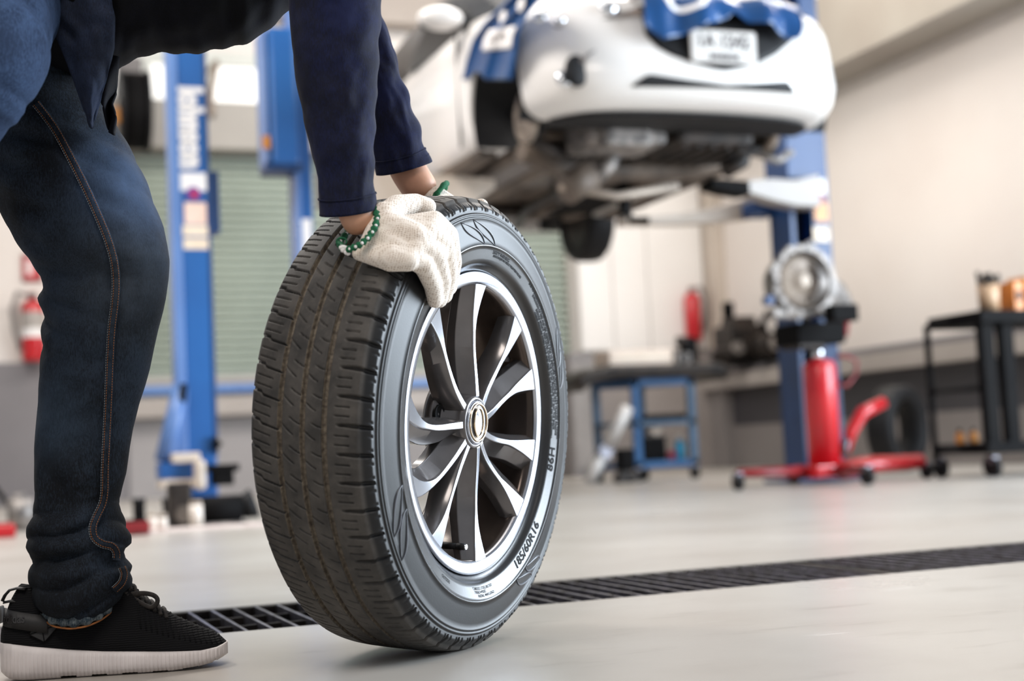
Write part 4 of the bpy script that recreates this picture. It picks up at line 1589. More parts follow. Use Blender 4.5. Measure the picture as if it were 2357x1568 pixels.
def fxz(px, py, yl=0.03):
    p = on_y(px, py, CO.y + yl) - CO
    return p.x, p.z


def lin(pts):
    P_ = sorted(fxz(*p) for p in pts)
    return (lambda x: float(np.interp(x, [q[0] for q in P_], [q[1] for q in P_]))), P_[0][0], P_[-1][0]


g_lo, gx0, gx1 = lin([(1490, 76), (1512, 106), (1545, 128), (1600, 150), (1640, 162), (1662, 166), (1690, 161), (1740, 148), (1790, 122), (1842, 80)])
z_top = fxz(1660, 10)[1]
strip('grille', M_blackp, np.linspace(gx0, gx1, 30), g_lo, lambda x: max(g_lo(x) + .004, z_top - 0.02 * abs(x)), 0.010)
s_hi, sx0, sx1 = lin([(1459, 194), (1491, 172), (1580, 187), (1669, 199), (1740, 194), (1811, 188), (1832, 211)])
s_lo, _, _ = lin([(1459, 198), (1669, 207), (1832, 215)])
strip('lower_intake', M_blackp, np.linspace(sx0, sx1, 40), s_lo, lambda x: max(s_lo(x) + .003, s_hi(x)), 0.006)
# chin in shadowed black under the bumper, lip of white above
xa, za = fxz(1252, 268)
xb, zb = fxz(1890, 282)
# headlamps
for sx, pp in ((-1, [(1262, 8), (1300, 52), (1400, 46), (1472, 40), (1468, -10), (1275, -40)]), (1, [(1845, 30), (1870, 78), (1900, 60), (1880, -10)])):
    pts = []
    for p_ in pp:
        x, z = fxz(p_[0], p_[1], .12 if sx < 0 else .22)
        pts.append(cw(x, front_y(max(-.84, min(.84, x)), z) - 0.012, z))
    h = MB().prism(pts, (0, .06, 0)).build('headlamp', mottled('smoked_lens', srgb(150, 134, 124), srgb(92, 84, 80), 24, 0.08, spec=0.8), car)
    if sx < 0:
        for px, py, r_ in ((1276, 14, .045), (1304, 36, .03), (1400, 22, .05)):
            x, z = fxz(px, py, .12)
            MB().ball(cw(x, front_y(x, z) - .015, z), (r_, .018, r_ * .7), 16).build('lamp_reflector', M_chrome, h)
# fog lamps and their black surrounds
x, z = fxz(1326, 164, .12)
mb = MB().ball(cw(x, front_y(x, z) - .004, z), (.060, .024, .076), 20)
fl = mb.build('fog_lamp', M_blackp, car)
x2, z2 = fxz(1306, 176, .12)
MB().ball(cw(x2, front_y(x2, z2) - .016, z2), (.042, .02, .040), 16).build('fog_lens', M_chrome, fl)
mb = MB()
a0, a1 = fxz(1328, 150, .12), fxz(1362, 122, .12)
mb.tube([cw(a0[0], front_y(*a0) - .004, a0[1]), cw(a1[0], front_y(*a1) - .004, a1[1])], [.018, .005], n=10)
mb.build('fog_crease', M_grey, fl)
x, z = fxz(1893, 198, .3)
MB().ball(cw(.815, front_y(.815, z) - .006, z), (.014, .03, .065), 16).build('fog_lamp', M_blackp, car)
# number plate
M_plate = mottled('plate_enamel', srgb(206, 202, 198), srgb(194, 190, 186), 20, 0.5)
xc, zc = fxz(1668, 107, -.02)
yp = front_y(xc, zc) - 0.035
pl = MB().box(cw(xc, yp, zc), (.345, .012, .155), bev=0.012).build('number_plate', M_plate, car)
m_ink = new_mat('plate_ink', srgb(46, 40, 40), 0.6)
for s, size, dz, nm in (('1A', 0.086, .022, 'plate_letters'), ('1242', 0.086, .022, 'plate_number'), ('BANGKOK', 0.034, -.05, 'plate_province')):
    vs, fs = text_geo(s, size, 0.0025)
    m = MB()
    m.poly([cw(xc + {'1A': -.095, '1242': .055}.get(s, 0) + v.x * .95, yp - .0075, zc + dz + v.y) for v in vs], fs)
    m.build(nm, m_ink, pl, fix=False)
# side: door gaps, handle, mirror, window
for yy, z0, z1 in ((1.28, .25, .93), (2.32, .25, .95)):
    MB().span(cw(-.862, yy - .004, z0), cw(-.85, yy + .004, z1)).build('door_gap', M_dark, car)
wp = [(938, 166), (958, 110), (975, 72), (1008, 58), (1072, 56), (1066, 84)]
MB().prism([on_x(px, py, CO.x - .80) for px, py in wp], (.05, 0, 0)).build('side_window', M_glassd, car)
mc = on_x(1014, 43, CO.x - .96)
mir = MB().ball(mc, (.125, .085, .062), 24).build('wing_mirror', M_carw, car)
mb = MB().tube([mc + Vector((.06, .01, .02)), mc + Vector((.12, .04, .0)), cw(-.80, (mc - CO).y + .06, .98)], [.05, .045, .05], n=12).box(mc + Vector((0, .045, -.01)), (.20, .06, .075), bev=.02)
mb.build('mirror_bracket', M_blackp, mir)

# ---- underneath
MB().span(cw(-.655, 1.12, .30), cw(.655, 3.59, .33)).build('floor_pan', M_darkr, car)
MB().span(cw(-.655, .51, .385), cw(.655, 1.13, .398)).build('engine_bay_lid', M_black, car)
mb = MB()
for x in (-.55, -.28, .28, .55):
    mb.span(cw(x - .045, 1.2, .20), cw(x + .045, 3.2, .30), bev=.012)
    mb.build('floor_rail', M_darkr, car)
    mb = MB()
mb.bm.free()
for sx in (-1, 1):
    MB().span(cw(sx * .70, 1.15, .175), cw(sx * .80, 2.95, .28), bev=.015).build('sill', M_darkr, car)
xs_ = np.linspace(-.70, .70, 30)
V = np.array([[cw(x, front_y(x, .205) + .02 + (max(.52, front_y(x, .205) + .06) - front_y(x, .205) - .02) * j / 5, .196) for j in range(6)] for x in xs_])
o = grid_mesh('splash_shield', V, M_blackp, car)
o.modifiers.new('thick', 'SOLIDIFY').thickness = .008
mb = MB().box(cw(-.22, .72, .26), (.42, .36, .26), bev=.04).box(cw(-.25, .60, .17), (.26, .2, .12), bev=.03)
mb.build('gearbox', M_alu, car)
mb = MB().box(cw(.24, .70, .28), (.44, .40, .30), bev=.04)
for k in range(5):
    mb.box(cw(.08 + .08 * k, .70, .128), (.02, .34, .03))
mb.build('sump', M_dark, car)
MB().cyl(cw(.45, .56, .28), cw(.62, .56, .28), .07, n=24).build('drive_pulley', M_alub, car)
mb = MB().tube([cw(-.62, 1.02, .18), cw(-.4, 1.1, .13), cw(0, 1.12, .12), cw(.4, 1.1, .13), cw(.62, 1.02, .18)], [.05, .06, .065, .06, .05], n=12)
mb.build('subframe', M_darkr, car)
for sx in (-1, 1):
    MB().tube([cw(sx * .34, .98, .17), cw(sx * .50, .90, .16), cw(sx * .66, .77, .19)], [.05, .045, .03], n=12).build('control_arm', M_dark, car)
    MB().cyl(cw(sx * .20, .74, .28), cw(sx * .64, .76, .30), .018, n=14).build('drive_shaft', M_dark, car)
    MB().tube([cw(sx * .58, .80, .30), cw(sx * .60, .82, .55), cw(sx * .58, .84, .80)], [.045, .05, .055], n=14).build('strut', M_black, car)
    rot = MB().lathe([(.03, 0), (.07, 0), (.075, -.035), (.132, -.035), (.134, -.012), (.132, .0), (.08, .0)], n=40, org=cw(sx * .70, .76, .30), axis=(sx, 0, 0)).build('brake_disc', M_alub, car, fix=False)
    MB().box(cw(sx * .675, .63, .32), (.09, .08, .16), bev=.02).build('brake_caliper', M_dark, rot)
    t_ = MB().lathe([(.19, -.085), (.235, -.098), (.27, -.097), (.290, -.080), (.296, -.05), (.298, 0), (.296, .05), (.290, .080), (.27, .097), (.235, .098), (.19, .085)], n=64, org=cw(sx * .75, 3.33, .235), axis=(sx, 0, 0)).build('rear_tire', M_rubber, car)
    MB().disc_lathe([(.19, -.08), (.188, .06), (.16, .075), (.05, .06), (.03, .07)], n=40, org=cw(sx * .75, 3.33, .235), axis=(sx, 0, 0)).build('rear_wheel_disc', M_dark, t_)
MB().tube([cw(-.62, 3.25, .30), cw(-.4, 3.15, .27), cw(.4, 3.15, .27), cw(.62, 3.25, .30)], .055, n=12).build('rear_axle_beam', M_dark, car)
MB().tube([cw(.05, .95, .16), cw(.0, 1.3, .17), cw(.02, 2.0, .18), cw(.06, 2.7, .19), cw(.3, 3.5, .22)], .03, n=12).build('exhaust_pipe', M_dark, car)
MB().cyl(cw(.01, 1.55, .18), cw(.02, 2.05, .18), .07, n=20).build('exhaust_resonator', M_dark, car)
MB().box(cw(0, 1.75, .275), (.36, 1.2, .03), bev=.01).build('heat_shield', M_alu, car)
MB().box(cw(-.40, 1.9, .25), (.26, 1.3, .07), bev=.03).build('undertray', M_grey, car)
MB().box(cw(.42, 2.5, .24), (.34, .8, .10), bev=.04).build('fuel_tank', M_black, car)

# the cluttered right half of the engine bay, seen from below
for nm, mt, pts, r_ in (('coolant_hose', M_dark, [(1690, 300), (1712, 330), (1708, 372), (1670, 392)], .045), ('engine_mount', M_alu, [(1552, 280), (1600, 292), (1648, 286)], .05), ('bracket', M_alub, [(1752, 278), (1760, 305), (1748, 330)], .035),
                        ('intake_hose', M_darkr, [(1768, 268), (1800, 290), (1838, 285)], .05), ('anti_roll_link', M_alu, [(1742, 352), (1790, 372), (1822, 350)], .022), ('oil_filter_body', M_black, [(1625, 318), (1690, 345)], .075),
                        ('belt_pulley', M_dark, [(1762, 330), (1778, 334)], .07), ('exhaust_manifold', M_alu, [(1420, 330), (1400, 380), (1370, 410)], .045), ('catalyser', M_darkr, [(1360, 400), (1300, 440)], .08), ('bracket', M_alub, [(1455, 315), (1462, 360)], .03),
                        ('cross_pipe', M_alub, [(1290, 430), (1420, 452), (1560, 430)], .022)):
    MB().tube([on_y(px, py, CO.y + .85) for px, py in pts], r_, n=12).build(nm, mt, car)

# ---- blue covers laid over the paint
def emblem_strip(name, fn, u0, u1, v0, v1, mat, parent, nu=10, nv=6, lift=None):
    V = np.array([[fn(u0 + (u1 - u0) * i / (nu - 1), v0 + (v1 - v0) * j / (nv - 1)) + lift for j in range(nv)] for i in range(nu)])
    o = grid_mesh(name, V, mat, parent)
    s = o.modifiers.new('thick', 'SOLIDIFY')
    s.thickness = 0.003
    return o


GB = [(1470, 62), (1500, 88), (1516, 98), (1560, 88), (1600, 70), (1640, 56), (1668, 46), (1682, 30), (1694, 40), (1712, 58), (1760, 64), (1785, 80), (1806, 92), (1832, 93), (1845, 66), (1850, 20)]


def gcover(u, v):
    px = 1470 + 380 * u
    yb = float(np.interp(px, [g[0] for g in GB], [g[1] for g in GB]))
    py = -95 + (yb + 95) * v
    x, z = fxz(px, py, .02 + .16 * (1 - v))
    y = front_y(max(-.8, min(.8, x)), max(.3, min(.93, z))) - 0.085 - 0.02 * math.sin(u * 17 + v * 2) - .012 * math.sin(u * 31 - v * 3)
    return cw(x, y, z)


gco = sheet(gcover, 60, 24, 'grille_cover', M_cover, None, 0.004)
props(gco, 'creased blue vinyl cover draped over the car grille above its plate', 'cover')
pts = []
for q in np.linspace(math.pi * 1.02, math.pi * 1.98, 22):
    px, py = 1561 + 44 * math.cos(q), 2 - 36 * math.sin(q) * 0.85
    pts.append(gcover((px - 1470) / 380, (py + 95) / (float(np.interp(px, [g[0] for g in GB], [g[1] for g in GB])) + 95)) + Vector((0, -.006, 0)))
MB().tube(pts, .016, n=8, flat=.3, up=(0, 1, 0)).build('white_ring_print', M_white, gco)
emblem_strip('white_band_print', gcover, .57, .86, .52, .62, M_white, gco, 16, 4, Vector((0, -.006, 0)))


def fcover(u, v):
    yl = [(1236, -70), (1150, 18), (1112, 56), (1088, 92), (1074, 140), (1064, 184)]
    yr = [(1262, -60), (1240, 2), (1212, 36), (1192, 82), (1188, 130), (1180, 184)]
    l = [np.interp(v, np.linspace(0, 1, 6), [q[k] for q in yl]) for k in (0, 1)]
    r = [np.interp(v, np.linspace(0, 1, 6), [q[k] for q in yr]) for k in (0, 1)]
    px, py = l[0] + (r[0] - l[0]) * u, l[1] + (r[1] - l[1]) * u - 18 * max(0, v - .8) * 5 * (1 if .12 < u < .45 else 0) * math.sin((u - .12) / .33 * math.pi) * 1.0
    return on_x(px, py, CO.x - .890 - 0.012 * math.sin(u * 13 + v * 3))


fco = sheet(fcover, 40, 30, 'fender_cover', M_cover, None, 0.004)
props(fco, 'blue vinyl cover with a white panel draped over the car wing', 'cover')
emblem_strip('white_panel_print', fcover, .30, .92, .50, .72, M_white, fco, 10, 6, Vector((-.008, 0, 0)))
vs, fs = text_geo('AUTO', 0.07, 0.003)
m = MB()
m.poly([Vector(fcover(.61 + v.x * 1.9, .61 - v.y * 1.6)) + Vector((-.013, 0, 0)) for v in vs], fs)
m.build('panel_lettering', M_ledge, fco, fix=False)
for u, v in ((.42, .36), (.62, .22)):
    MB().ball(Vector(fcover(u, v)) + Vector((-.008, 0, 0)), (.004, .05, .03), 16).build('white_spot_print', M_white, fco)

# ================================================================== lifts
def box_px(px0, py0, px1, py1, y, t):
    """corner pair on the plane y (its camera face), t deep"""
    a, b = on_y(px0, py0, y), on_y(px1, py1, y)
    return Vector((a.x, y, min(a.z, b.z))), Vector((b.x, y + t, max(a.z, b.z)))


def part_px(name, mat, px0, py0, px1, py1, y, t, parent, bev=0.006):
    return MB().span(*box_px(px0, py0, px1, py1, y, t), bev=bev).build(name, mat, parent)


# the empty lift at the left
PY = 7.40
pb = on_floor(452, 1192)
lp = thing('lift_post', 'blue lift post with vertical white lettering, standing left of the tyre', 'lift post', (pb.x, PY + .1, 0))
xa, xb = on_y(414, 600, PY).x, on_y(486, 600, PY).x
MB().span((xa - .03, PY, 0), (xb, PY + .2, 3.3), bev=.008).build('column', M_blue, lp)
MB().span((xa - .036, PY - .012, 0.32), (xa + .012, PY + .1, 3.3), bev=.004).build('column_flange', M_bluel, lp)  # lighter left side of the post, its light painted in as paler blue
MB().span((xb - .012, PY - .006, 0.32), (xb + .006, PY + .1, 3.3), bev=.004).build('column_flange', M_blued, lp)  # right edge of the same post, its shade painted in as deeper blue
MB().span((pb.x - .2, PY - .06, 0), (pb.x + .22, PY + .32, .02), bev=.005).build('base_plate', M_blued, lp)
vs, fs = text_geo('Johnson', 0.165, 0.012, 'CENTER')
top, bot = on_y(440, 192, PY), on_y(440, 388, PY)
xs_ = [v.x for v in vs]
k_ = (top.z - bot.z) / (max(xs_) - min(xs_))
m = MB()
m.poly([Vector((top.x - .012 + v.y * 1.0, PY - .004, top.z - (v.x - min(xs_)) * k_)) for v in vs], fs)
m.build('lettering', M_white, lp, fix=False)
part_px('white_label', M_white, 414, 397, 478, 440, PY - .003, .004, lp, 0)
e = on_y(445, 446, PY)
em = MB().cyl((e.x, PY - .002, e.z), (e.x, PY - .008, e.z), .036, n=24).build('round_emblem', mottled('violet_print', srgb(120, 70, 150), srgb(90, 50, 130), 8, .5), lp)
MB().cyl((e.x + .004, PY - .007, e.z - .004), (e.x + .004, PY - .010, e.z - .004), .018, n=20).build('emblem_heart', M_red, em)
part_px('peach_label', M_peach, 424, 466, 476, 516, PY - .003, .004, lp, 0)
part_px('cream_label', M_creaml, 420, 518, 480, 544, PY - .003, .004, lp, 0)
part_px('cream_label', M_creaml, 422, 548, 480, 574, PY - .003, .004, lp, 0)
part_px('control_box', M_blued, 482, 393, 508, 536, PY + .06, .14, lp)
MB().tube([on_y(420, 884, PY + .02), on_y(404, 960, PY - .02), on_y(383, 1064, PY - .06)], [.045, .05, .06], n=4, up=(0, 1, 0)).build('slanted_brace', M_bluel, lp)
MB().tube([on_y(424, 884, PY - .02), on_y(418, 925, PY - .03)], [.018, .022], n=10).build('brace_joint', M_black, lp)
part_px('arm_carriage', M_blue, 368, 1066, 440, 1100, PY - .16, .18, lp)
mb = MB().span(*box_px(396, 1044, 462, 1064, PY - .18, .2), bev=.01).span(*box_px(372, 1106, 450, 1122, PY - .18, .2), bev=.01)
a_, b_ = on_y(446, 1058, PY - .2), on_y(474, 1128, PY - .2)
mb.span((a_.x, PY - .26, b_.z), (b_.x, PY - .14, a_.z), bev=.03)
mb.build('swing_arm', M_cream, lp)
mb = MB()
mb.span(*box_px(492, 1076, 540, 1116, PY - .26, .14), bev=.01).span(*box_px(484, 1070, 552, 1084, PY - .27, .16), bev=.008)
mb.build('rubber_pad', M_black, lp)
MB().tube([on_y(488, 1010, PY - .02), on_y(505, 1022, PY - .03), on_y(488, 1036, PY - .02)], .018, n=8).build('hose_clip', M_black, lp)
# loose parts on the floor at its foot
def floor_item(name, label, cat, px, py, build):
    p = on_floor(px, py)
    t = thing(name, label, cat, p)
    build(p, t)
    return t


def cup(p, t):
    MB().cyl(p, p + Vector((0, 0, .105)), .030, n=20).build('barrel', M_black, t)
    MB().cyl(p + Vector((0, 0, .105)), p + Vector((0, 0, .125)), .034, n=20).build('cap', M_blackp, t)


floor_item('oil_filter', 'slim black upright canister left of the lift post base', 'canister', 321, 1206, cup)
floor_item('oil_filter', 'black canister close against the left of the lift post', 'canister', 390, 1208, cup)


def motor(p, t):
    MB().cyl(p + Vector((-.13, 0, .07)), p + Vector((.09, 0, .07)), .062, n=24).build('housing', M_black, t)
    MB().cyl(p + Vector((.09, 0, .07)), p + Vector((.15, 0, .09)), .050, .07, n=20).build('flange', M_blackp, t)
    MB().box(p + Vector((0, 0, .006)), (.22, .12, .012)).build('foot', M_alu, t)


floor_item('starter_motor', 'black cylindrical motor lying right of the lift post base', 'motor', 510, 1208, motor)


def block(p, t):
    MB().box(p + Vector((-.01, 0, .10)), (.10, .12, .20), bev=.015).build('housing', M_dark, t)
    MB().cyl(p + Vector((.0, -.07, .06)), p + Vector((.0, -.05, .06)), .04, n=20).build('cover', M_darkr, t)


floor_item('gearbox_part', 'dark oily casting standing before the lift post', 'engine part', 420, 1214, block)
p = on_floor(425, 1222)
MB().span((p.x - .26, p.y - .10, 0), (p.x + .34, p.y + .10, .012), bev=.003).build('drip_sheet', mottled('dirty_white_sheet', srgb(224, 212, 206), srgb(196, 178, 172), 14, .5), props(thing('drip_sheet', 'dirty white sheet on the floor under the loose parts', 'sheet', p)))
def jar(r, h, m):
    def f(p, t):
        MB().cyl(p + Vector((0, 0, .012)), p + Vector((0, 0, .012 + h)), r, n=20).build('jar', m, t)
        MB().cyl(p + Vector((0, 0, .012 + h)), p + Vector((0, 0, .03 + h)), r * .9, n=20).build('lid', M_alub, t)
    return f


M_jar = new_mat('frosted_jar', srgb(216, 206, 196), 0.25, spec=0.6)
floor_item('jar', 'small pale jar beside the red tray, leftmost of the jars by the lift post', 'jar', 352, 1224, jar(.022, .05, M_jar))
floor_item('jar', 'small pale jar in front of the black canister by the lift post', 'jar', 374, 1226, jar(.022, .05, M_jar))
floor_item('jar', 'pale jar between the oily casting and the black motor', 'jar', 452, 1216, jar(.03, .09, M_jar))
def tray(p, t):
    MB().box(p + Vector((0, 0, .03)), (.11, .09, .05), bev=.008).build('tray_body', M_redd, t)
    MB().box(p + Vector((0, 0, .058)), (.09, .07, .012)).build('lining', M_black, t)


floor_item('parts_tray', 'small dark red tray on the floor left of the lift post', 'tray', 312, 1232, tray)
def alt(p, t):
    MB().cyl(p + Vector((-.06, 0, .08)), p + Vector((.06, 0, .08)), .075, n=24).build('casing', M_alu, t)
    MB().cyl(p + Vector((.06, 0, .08)), p + Vector((.09, 0, .08)), .04, n=20).build('pulley', M_dark, t)
    MB().box(p + Vector((0, 0, .16)), (.06, .05, .04), bev=.01).build('lug', M_alu, t)


floor_item('alternator', 'grey metal alternator on the floor at the left edge behind the leg', 'engine part', 48, 1222, alt)
floor_item('parts_tray', 'bright red tray on the floor at the left edge of the picture', 'tray', 8, 1238, lambda p, t: (MB().box(p + Vector((-.05, 0, .03)), (.2, .1, .055), bev=.01).build('tray_body', M_red, t), MB().box(p + Vector((-.05, 0, .06)), (.17, .08, .01)).build('lining', M_redd, t)))
p = on_floor(30, 1190)
t = thing('pry_bar', 'black bar leaning at the left edge behind the leg', 'bar', p)
MB().tube([p + Vector((.02, 0, .012)), p + Vector((-.09, .03, .17)), p + Vector((-.22, .05, .36))], .017, n=10).build('shaft', M_black, t)

# the lift under the car: left post with its power unit
LX, LY = 1.60, 7.36
xq0, xq1 = on_y(683, 470, LY).x, on_y(720, 470, LY).x
cl = thing('lift_post', 'blue lift post behind the near arm, carrying the car with a cream arm', 'lift post', ((xq0 + xq1) / 2, LY + .1, 0))
MB().span((xq0, LY, 0), (xq1, LY + .2, 3.3), bev=.006).build('column', M_blue, cl)
MB().span((xq0 - .004, LY - .012, 0), (xq0 + .022, LY + .1, 3.3), bev=.004).build('column_flange', M_bluel, cl)  # paler blue paints in the light on this post's left side
pw = part_px('power_unit', M_blue, 616, 60, 690, 378, LY - .08, .3, cl, .02)
part_px('unit_edge', M_bluel, 604, 60, 622, 372, LY - .06, .24, pw, .012)  # lighter left side of the unit, light put into a paler blue
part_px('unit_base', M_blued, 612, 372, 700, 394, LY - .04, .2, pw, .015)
part_px('amber_tag', M_orange, 604, 312, 622, 342, LY - .085, .01, pw, 0)
part_px('white_label', M_white, 682, 504, 719, 590, LY - .006, .006, cl, 0)
MB().span((xq0 - .1, LY - .1, 0), (xq1 + .1, LY + .3, .02), bev=.005).build('base_plate', M_blued, cl)
a0_, a1_ = on_y(740, 430, LY + .05), on_y(1128, 408, LY + .12)
a1_.z = min(a1_.z, 1.765)
mb = MB().loft([[Vector((a0_.x, LY, a0_.z - .10)), Vector((a0_.x, LY + .2, a0_.z - .10)), Vector((a0_.x, LY + .2, a0_.z + .10)), Vector((a0_.x, LY, a0_.z + .10))],
                [Vector((a1_.x - .12, LY + .02, a1_.z - .10)), Vector((a1_.x - .12, LY + .18, a1_.z - .10)), Vector((a1_.x - .12, LY + .18, a1_.z + .032)), Vector((a1_.x - .12, LY + .02, a1_.z + .032))],
                [Vector((a1_.x, LY + .04, a1_.z - .02)), Vector((a1_.x, LY + .16, a1_.z - .02)), Vector((a1_.x, LY + .16, a1_.z + .03)), Vector((a1_.x, LY + .04, a1_.z + .03))]], smooth=False)
mb.build('swing_arm', M_cream, cl)
MB().cyl((a1_.x - .02, LY + .1, a1_.z + .02), (a1_.x - .02, LY + .1, CO.z + .165), .05, n=20).build('rubber_pad', M_black, cl)
# right post
RX = 4.73
xr0, xr1 = on_y(1820, 520, LY).x, on_y(1912, 520, LY).x
cr = thing('lift_post', 'blue lift post right of the car, behind the red jack', 'lift post', ((xr0 + xr1) / 2, LY + .1, 0))
wdt = xr1 - xr0
MB().span((xr0, LY, 0), (xr0 + wdt * .12, LY + .24, 3.6), bev=.004).span((xr0, LY + .2, 0), (xr1, LY + .24, 3.6), bev=.004).span((xr0 + wdt * .55, LY, 0), (xr1, LY + .22, 3.6), bev=.006).build('column', M_blued, cr)
MB().span((xr0 + wdt * .13, LY + .12, 0), (xr0 + wdt * .55, LY + .19, 3.5)).build('slide_rail', M_black, cr)
MB().span((xr0 - .12, LY - .06, 0), (xr1 + .12, LY + .3, .02), bev=.005).build('base_plate', M_blued, cr)
cg = part_px('arm_carriage', M_blued, 1806, 296, 1892, 412, LY - .05, .26, cr)
part_px('white_label', M_white, 1878, 412, 1902, 448, LY - .006, .006, cr, 0)
e = on_y(1889, 458, LY)
MB().cyl((e.x, LY - .001, e.z), (e.x, LY - .009, e.z), .03, n=20).build('round_emblem', M_redd, cr)
part_px('orange_label', mottled('orange_print', srgb(226, 170, 120), srgb(216, 158, 106), 8, .5), 1874, 466, 1908, 510, LY - .006, .006, cr, 0)
part_px('cream_label', M_creaml, 1872, 522, 1910, 556, LY - .006, .006, cr, 0)
def tapered(name, mat, pts, y, t, parent):
    m = MB()
    m.loft([[Vector((on_y(px, py0, y).x, y, on_y(px, py1, y).z)), Vector((on_y(px, py0, y).x, y + t, on_y(px, py1, y).z)), Vector((on_y(px, py0, y).x, y + t, on_y(px, py0, y).z)), Vector((on_y(px, py0, y).x, y, on_y(px, py0, y).z))] for px, py0, py1 in pts], smooth=False)
    return m.build(name, mat, parent, bevel=.008)


tapered('swing_arm', M_ledge, [(1722, 414, 444), (1780, 410, 462), (1830, 414, 474), (1886, 400, 476)], LY - .14, .14, cr)
pd = tapered('pad_holder', M_black, [(1640, 410, 430), (1676, 412, 440), (1726, 416, 448)], LY - .16, .16, cr)
a_ = on_y(1662, 405, LY - .08)
MB().cyl((a_.x, LY - .08, a_.z - .03), (a_.x, LY - .08, CO.z + .165), .045, n=20).build('rubber_pad', M_rubber, pd)
tapered('swing_arm', M_cream, [(1436, 502, 516), (1560, 494, 514), (1640, 478, 512), (1742, 452, 500)], LY + .32, .12, cr)
part_px('arm_joint', M_blued, 1734, 460, 1792, 496, LY + .16, .16, cr, .02)
pd = part_px('pad_holder', M_black, 1450, 498, 1496, 514, LY + .30, .12, cr)
MB().ball(on_y(1432, 508, LY + .36), .035, 14).build('arm_knuckle', M_alub, pd)
a_ = on_y(1440, 505, LY + .38)
MB().cyl((a_.x, LY + .38, a_.z), (a_.x, LY + .38, CO.z + .165), .04, n=16).build('rubber_pad', M_rubber, pd)

# ================================================================== jack, carts and bench things
JY = 6.9
jb = on_y(1892, 1085, JY)
jk = thing('transmission_jack', 'red hydraulic jack on wheeled legs holding up a gearbox', 'jack', (jb.x, JY, 0))
# the cylinder stands slightly off the post behind it
c0, c1 = on_y(1897, 1070, JY), on_y(1885, 812, JY)
jx = (c0.x + c1.x) / 2
MB().disc_lathe([(.092, .10), (.092, .66), (.080, .69), (.045, .70)], n=32, org=(jx, JY, 0)).build('cylinder', M_red, jk)
MB().cyl((jx, JY, .68), (jx, JY, .80), .032, n=20).build('ram', M_chrome, jk)
MB().box((jx, JY, .075), (.26, .24, .07), bev=.012).build('base', M_red, jk)
lw = on_y(1690, 1100, JY)
rw = on_y(2130, 1085, JY)
MB().tube([(jx - .08, JY, .075), (on_y(1760, 1082, JY).x, JY - .02, .085), (lw.x, JY - .04, .09)], [.035, .03, .024], n=4).build('leg', M_redd, jk)
MB().tube([(jx + .08, JY, .075), (on_y(2000, 1075, JY).x, JY - .02, .095), (rw.x - .04, JY - .04, .10)], [.055, .05, .04], n=4).build('leg', M_red, jk)
MB().tube([(jx, JY - .1, .075), (jx + .0, JY - .38, .085)], [.035, .026], n=4).build('leg', M_redd, jk)
MB().tube([(jx, JY + .1, .075), (jx + .0, JY + .32, .085)], [.035, .026], n=4).build('leg', M_redd, jk)


def caster(x, y, r, parent, mat=M_rubber):
    w = MB().cyl((x - .016, y, r), (x + .016, y, r), r, n=20).build('caster', mat, parent)
    MB().box((x, y, r * 1.75), (.045, .05, r * .7), bev=.006).build('caster_fork', M_galv, w)


caster(lw.x, JY - .04, .045, jk)
caster(rw.x - .02, JY - .04, .045, jk)
caster(jx, JY - .40, .05, jk)
caster(jx, JY + .34, .045, jk)
h0, h1, h2 = on_y(1945, 1040, JY - .05), on_y(1985, 950, JY - .05), on_y(2034, 926, JY - .05)
MB().tube([h0, on_y(1962, 990, JY - .05), h1, h2], [.03, .034, .04, .036], n=10).build('pump_lever', M_red, jk)
MB().tube([on_y(1942, 1050, JY - .08), on_y(1950, 1010, JY - .08)], .02, n=8).build('pump', M_galv, jk)
MB().tube([on_y(px, py, JY + .02) for px, py in ((1928, 885), (1950, 888), (1970, 862), (1972, 832), (1950, 820), (1926, 822))], .011, n=8).build('hose', M_redd, jk)
part_px('saddle', M_black, 1836, 742, 1948, 790, JY - .12, .26, jk, .01)
part_px('saddle_bracket', M_black, 1918, 700, 1978, 738, JY - .34, .1, jk, .008)
part_px('saddle_plate', M_dark, 1840, 786, 1900, 800, JY - .1, .2, jk, .004)
MB().tube([on_y(1950, 742, JY - .1), on_y(1946, 775, JY - .1)], .014, n=8).build('release_screw', M_redd, jk)
# the gearbox on it: round bell housing facing us, ribbed body behind
gb = thing('gearbox', 'silver gearbox with a round bell housing sitting on the red jack', 'gearbox', on_y(1850, 740, JY))
gc = on_y(1846, 648, JY - .16)
mb = MB()
n = 72
prof_rings = []
for rr0, dy in ((.150, .16), (.178, .05), (.196, 0.0), (.196, -.03), (.165, -.035), (.158, .0)):
    ring = []
    for k in range(n):
        a = 2 * math.pi * k / n
        bump = 0.016 * max(0, math.cos(a * 9 + .6)) ** 6 + 0.022 * max(0, math.cos(a * 4 + 1.1)) ** 14
        r = rr0 + (bump if rr0 > .17 else 0)
        ring.append(gc + Vector((r * math.cos(a), dy, r * math.sin(a) * 1.02)))
    prof_rings.append(ring)
mb.loft(prof_rings, cap=False, smooth=False)
mb.build('bell_housing', M_alu, gb)
mb = MB().disc_lathe([(.150, -.02), (.150, .01), (.140, .03), (.10, .036), (.05, .05), (.03, .07)], n=48, org=gc + Vector((0, .03, 0)), axis=(0, -1, 0))
mb.build('converter_disc', M_alub, gb)
for k in range(9):
    a = 2 * math.pi * (k + .4) / 9
    q = gc + Vector((.182 * math.cos(a), -.03, .182 * math.sin(a)))
    MB().cyl(q + Vector((0, .04, 0)), q + Vector((0, -.012, 0)), .017, n=14).build('bolt_boss', M_alu, gb)
mb = MB().tube([gc + Vector((0.0, .05, 0)), gc + Vector((.16, .14, -.02)), gc + Vector((.30, .20, -.08)), gc + Vector((.42, .24, -.14))], [.14, .135, .12, .075], n=18)
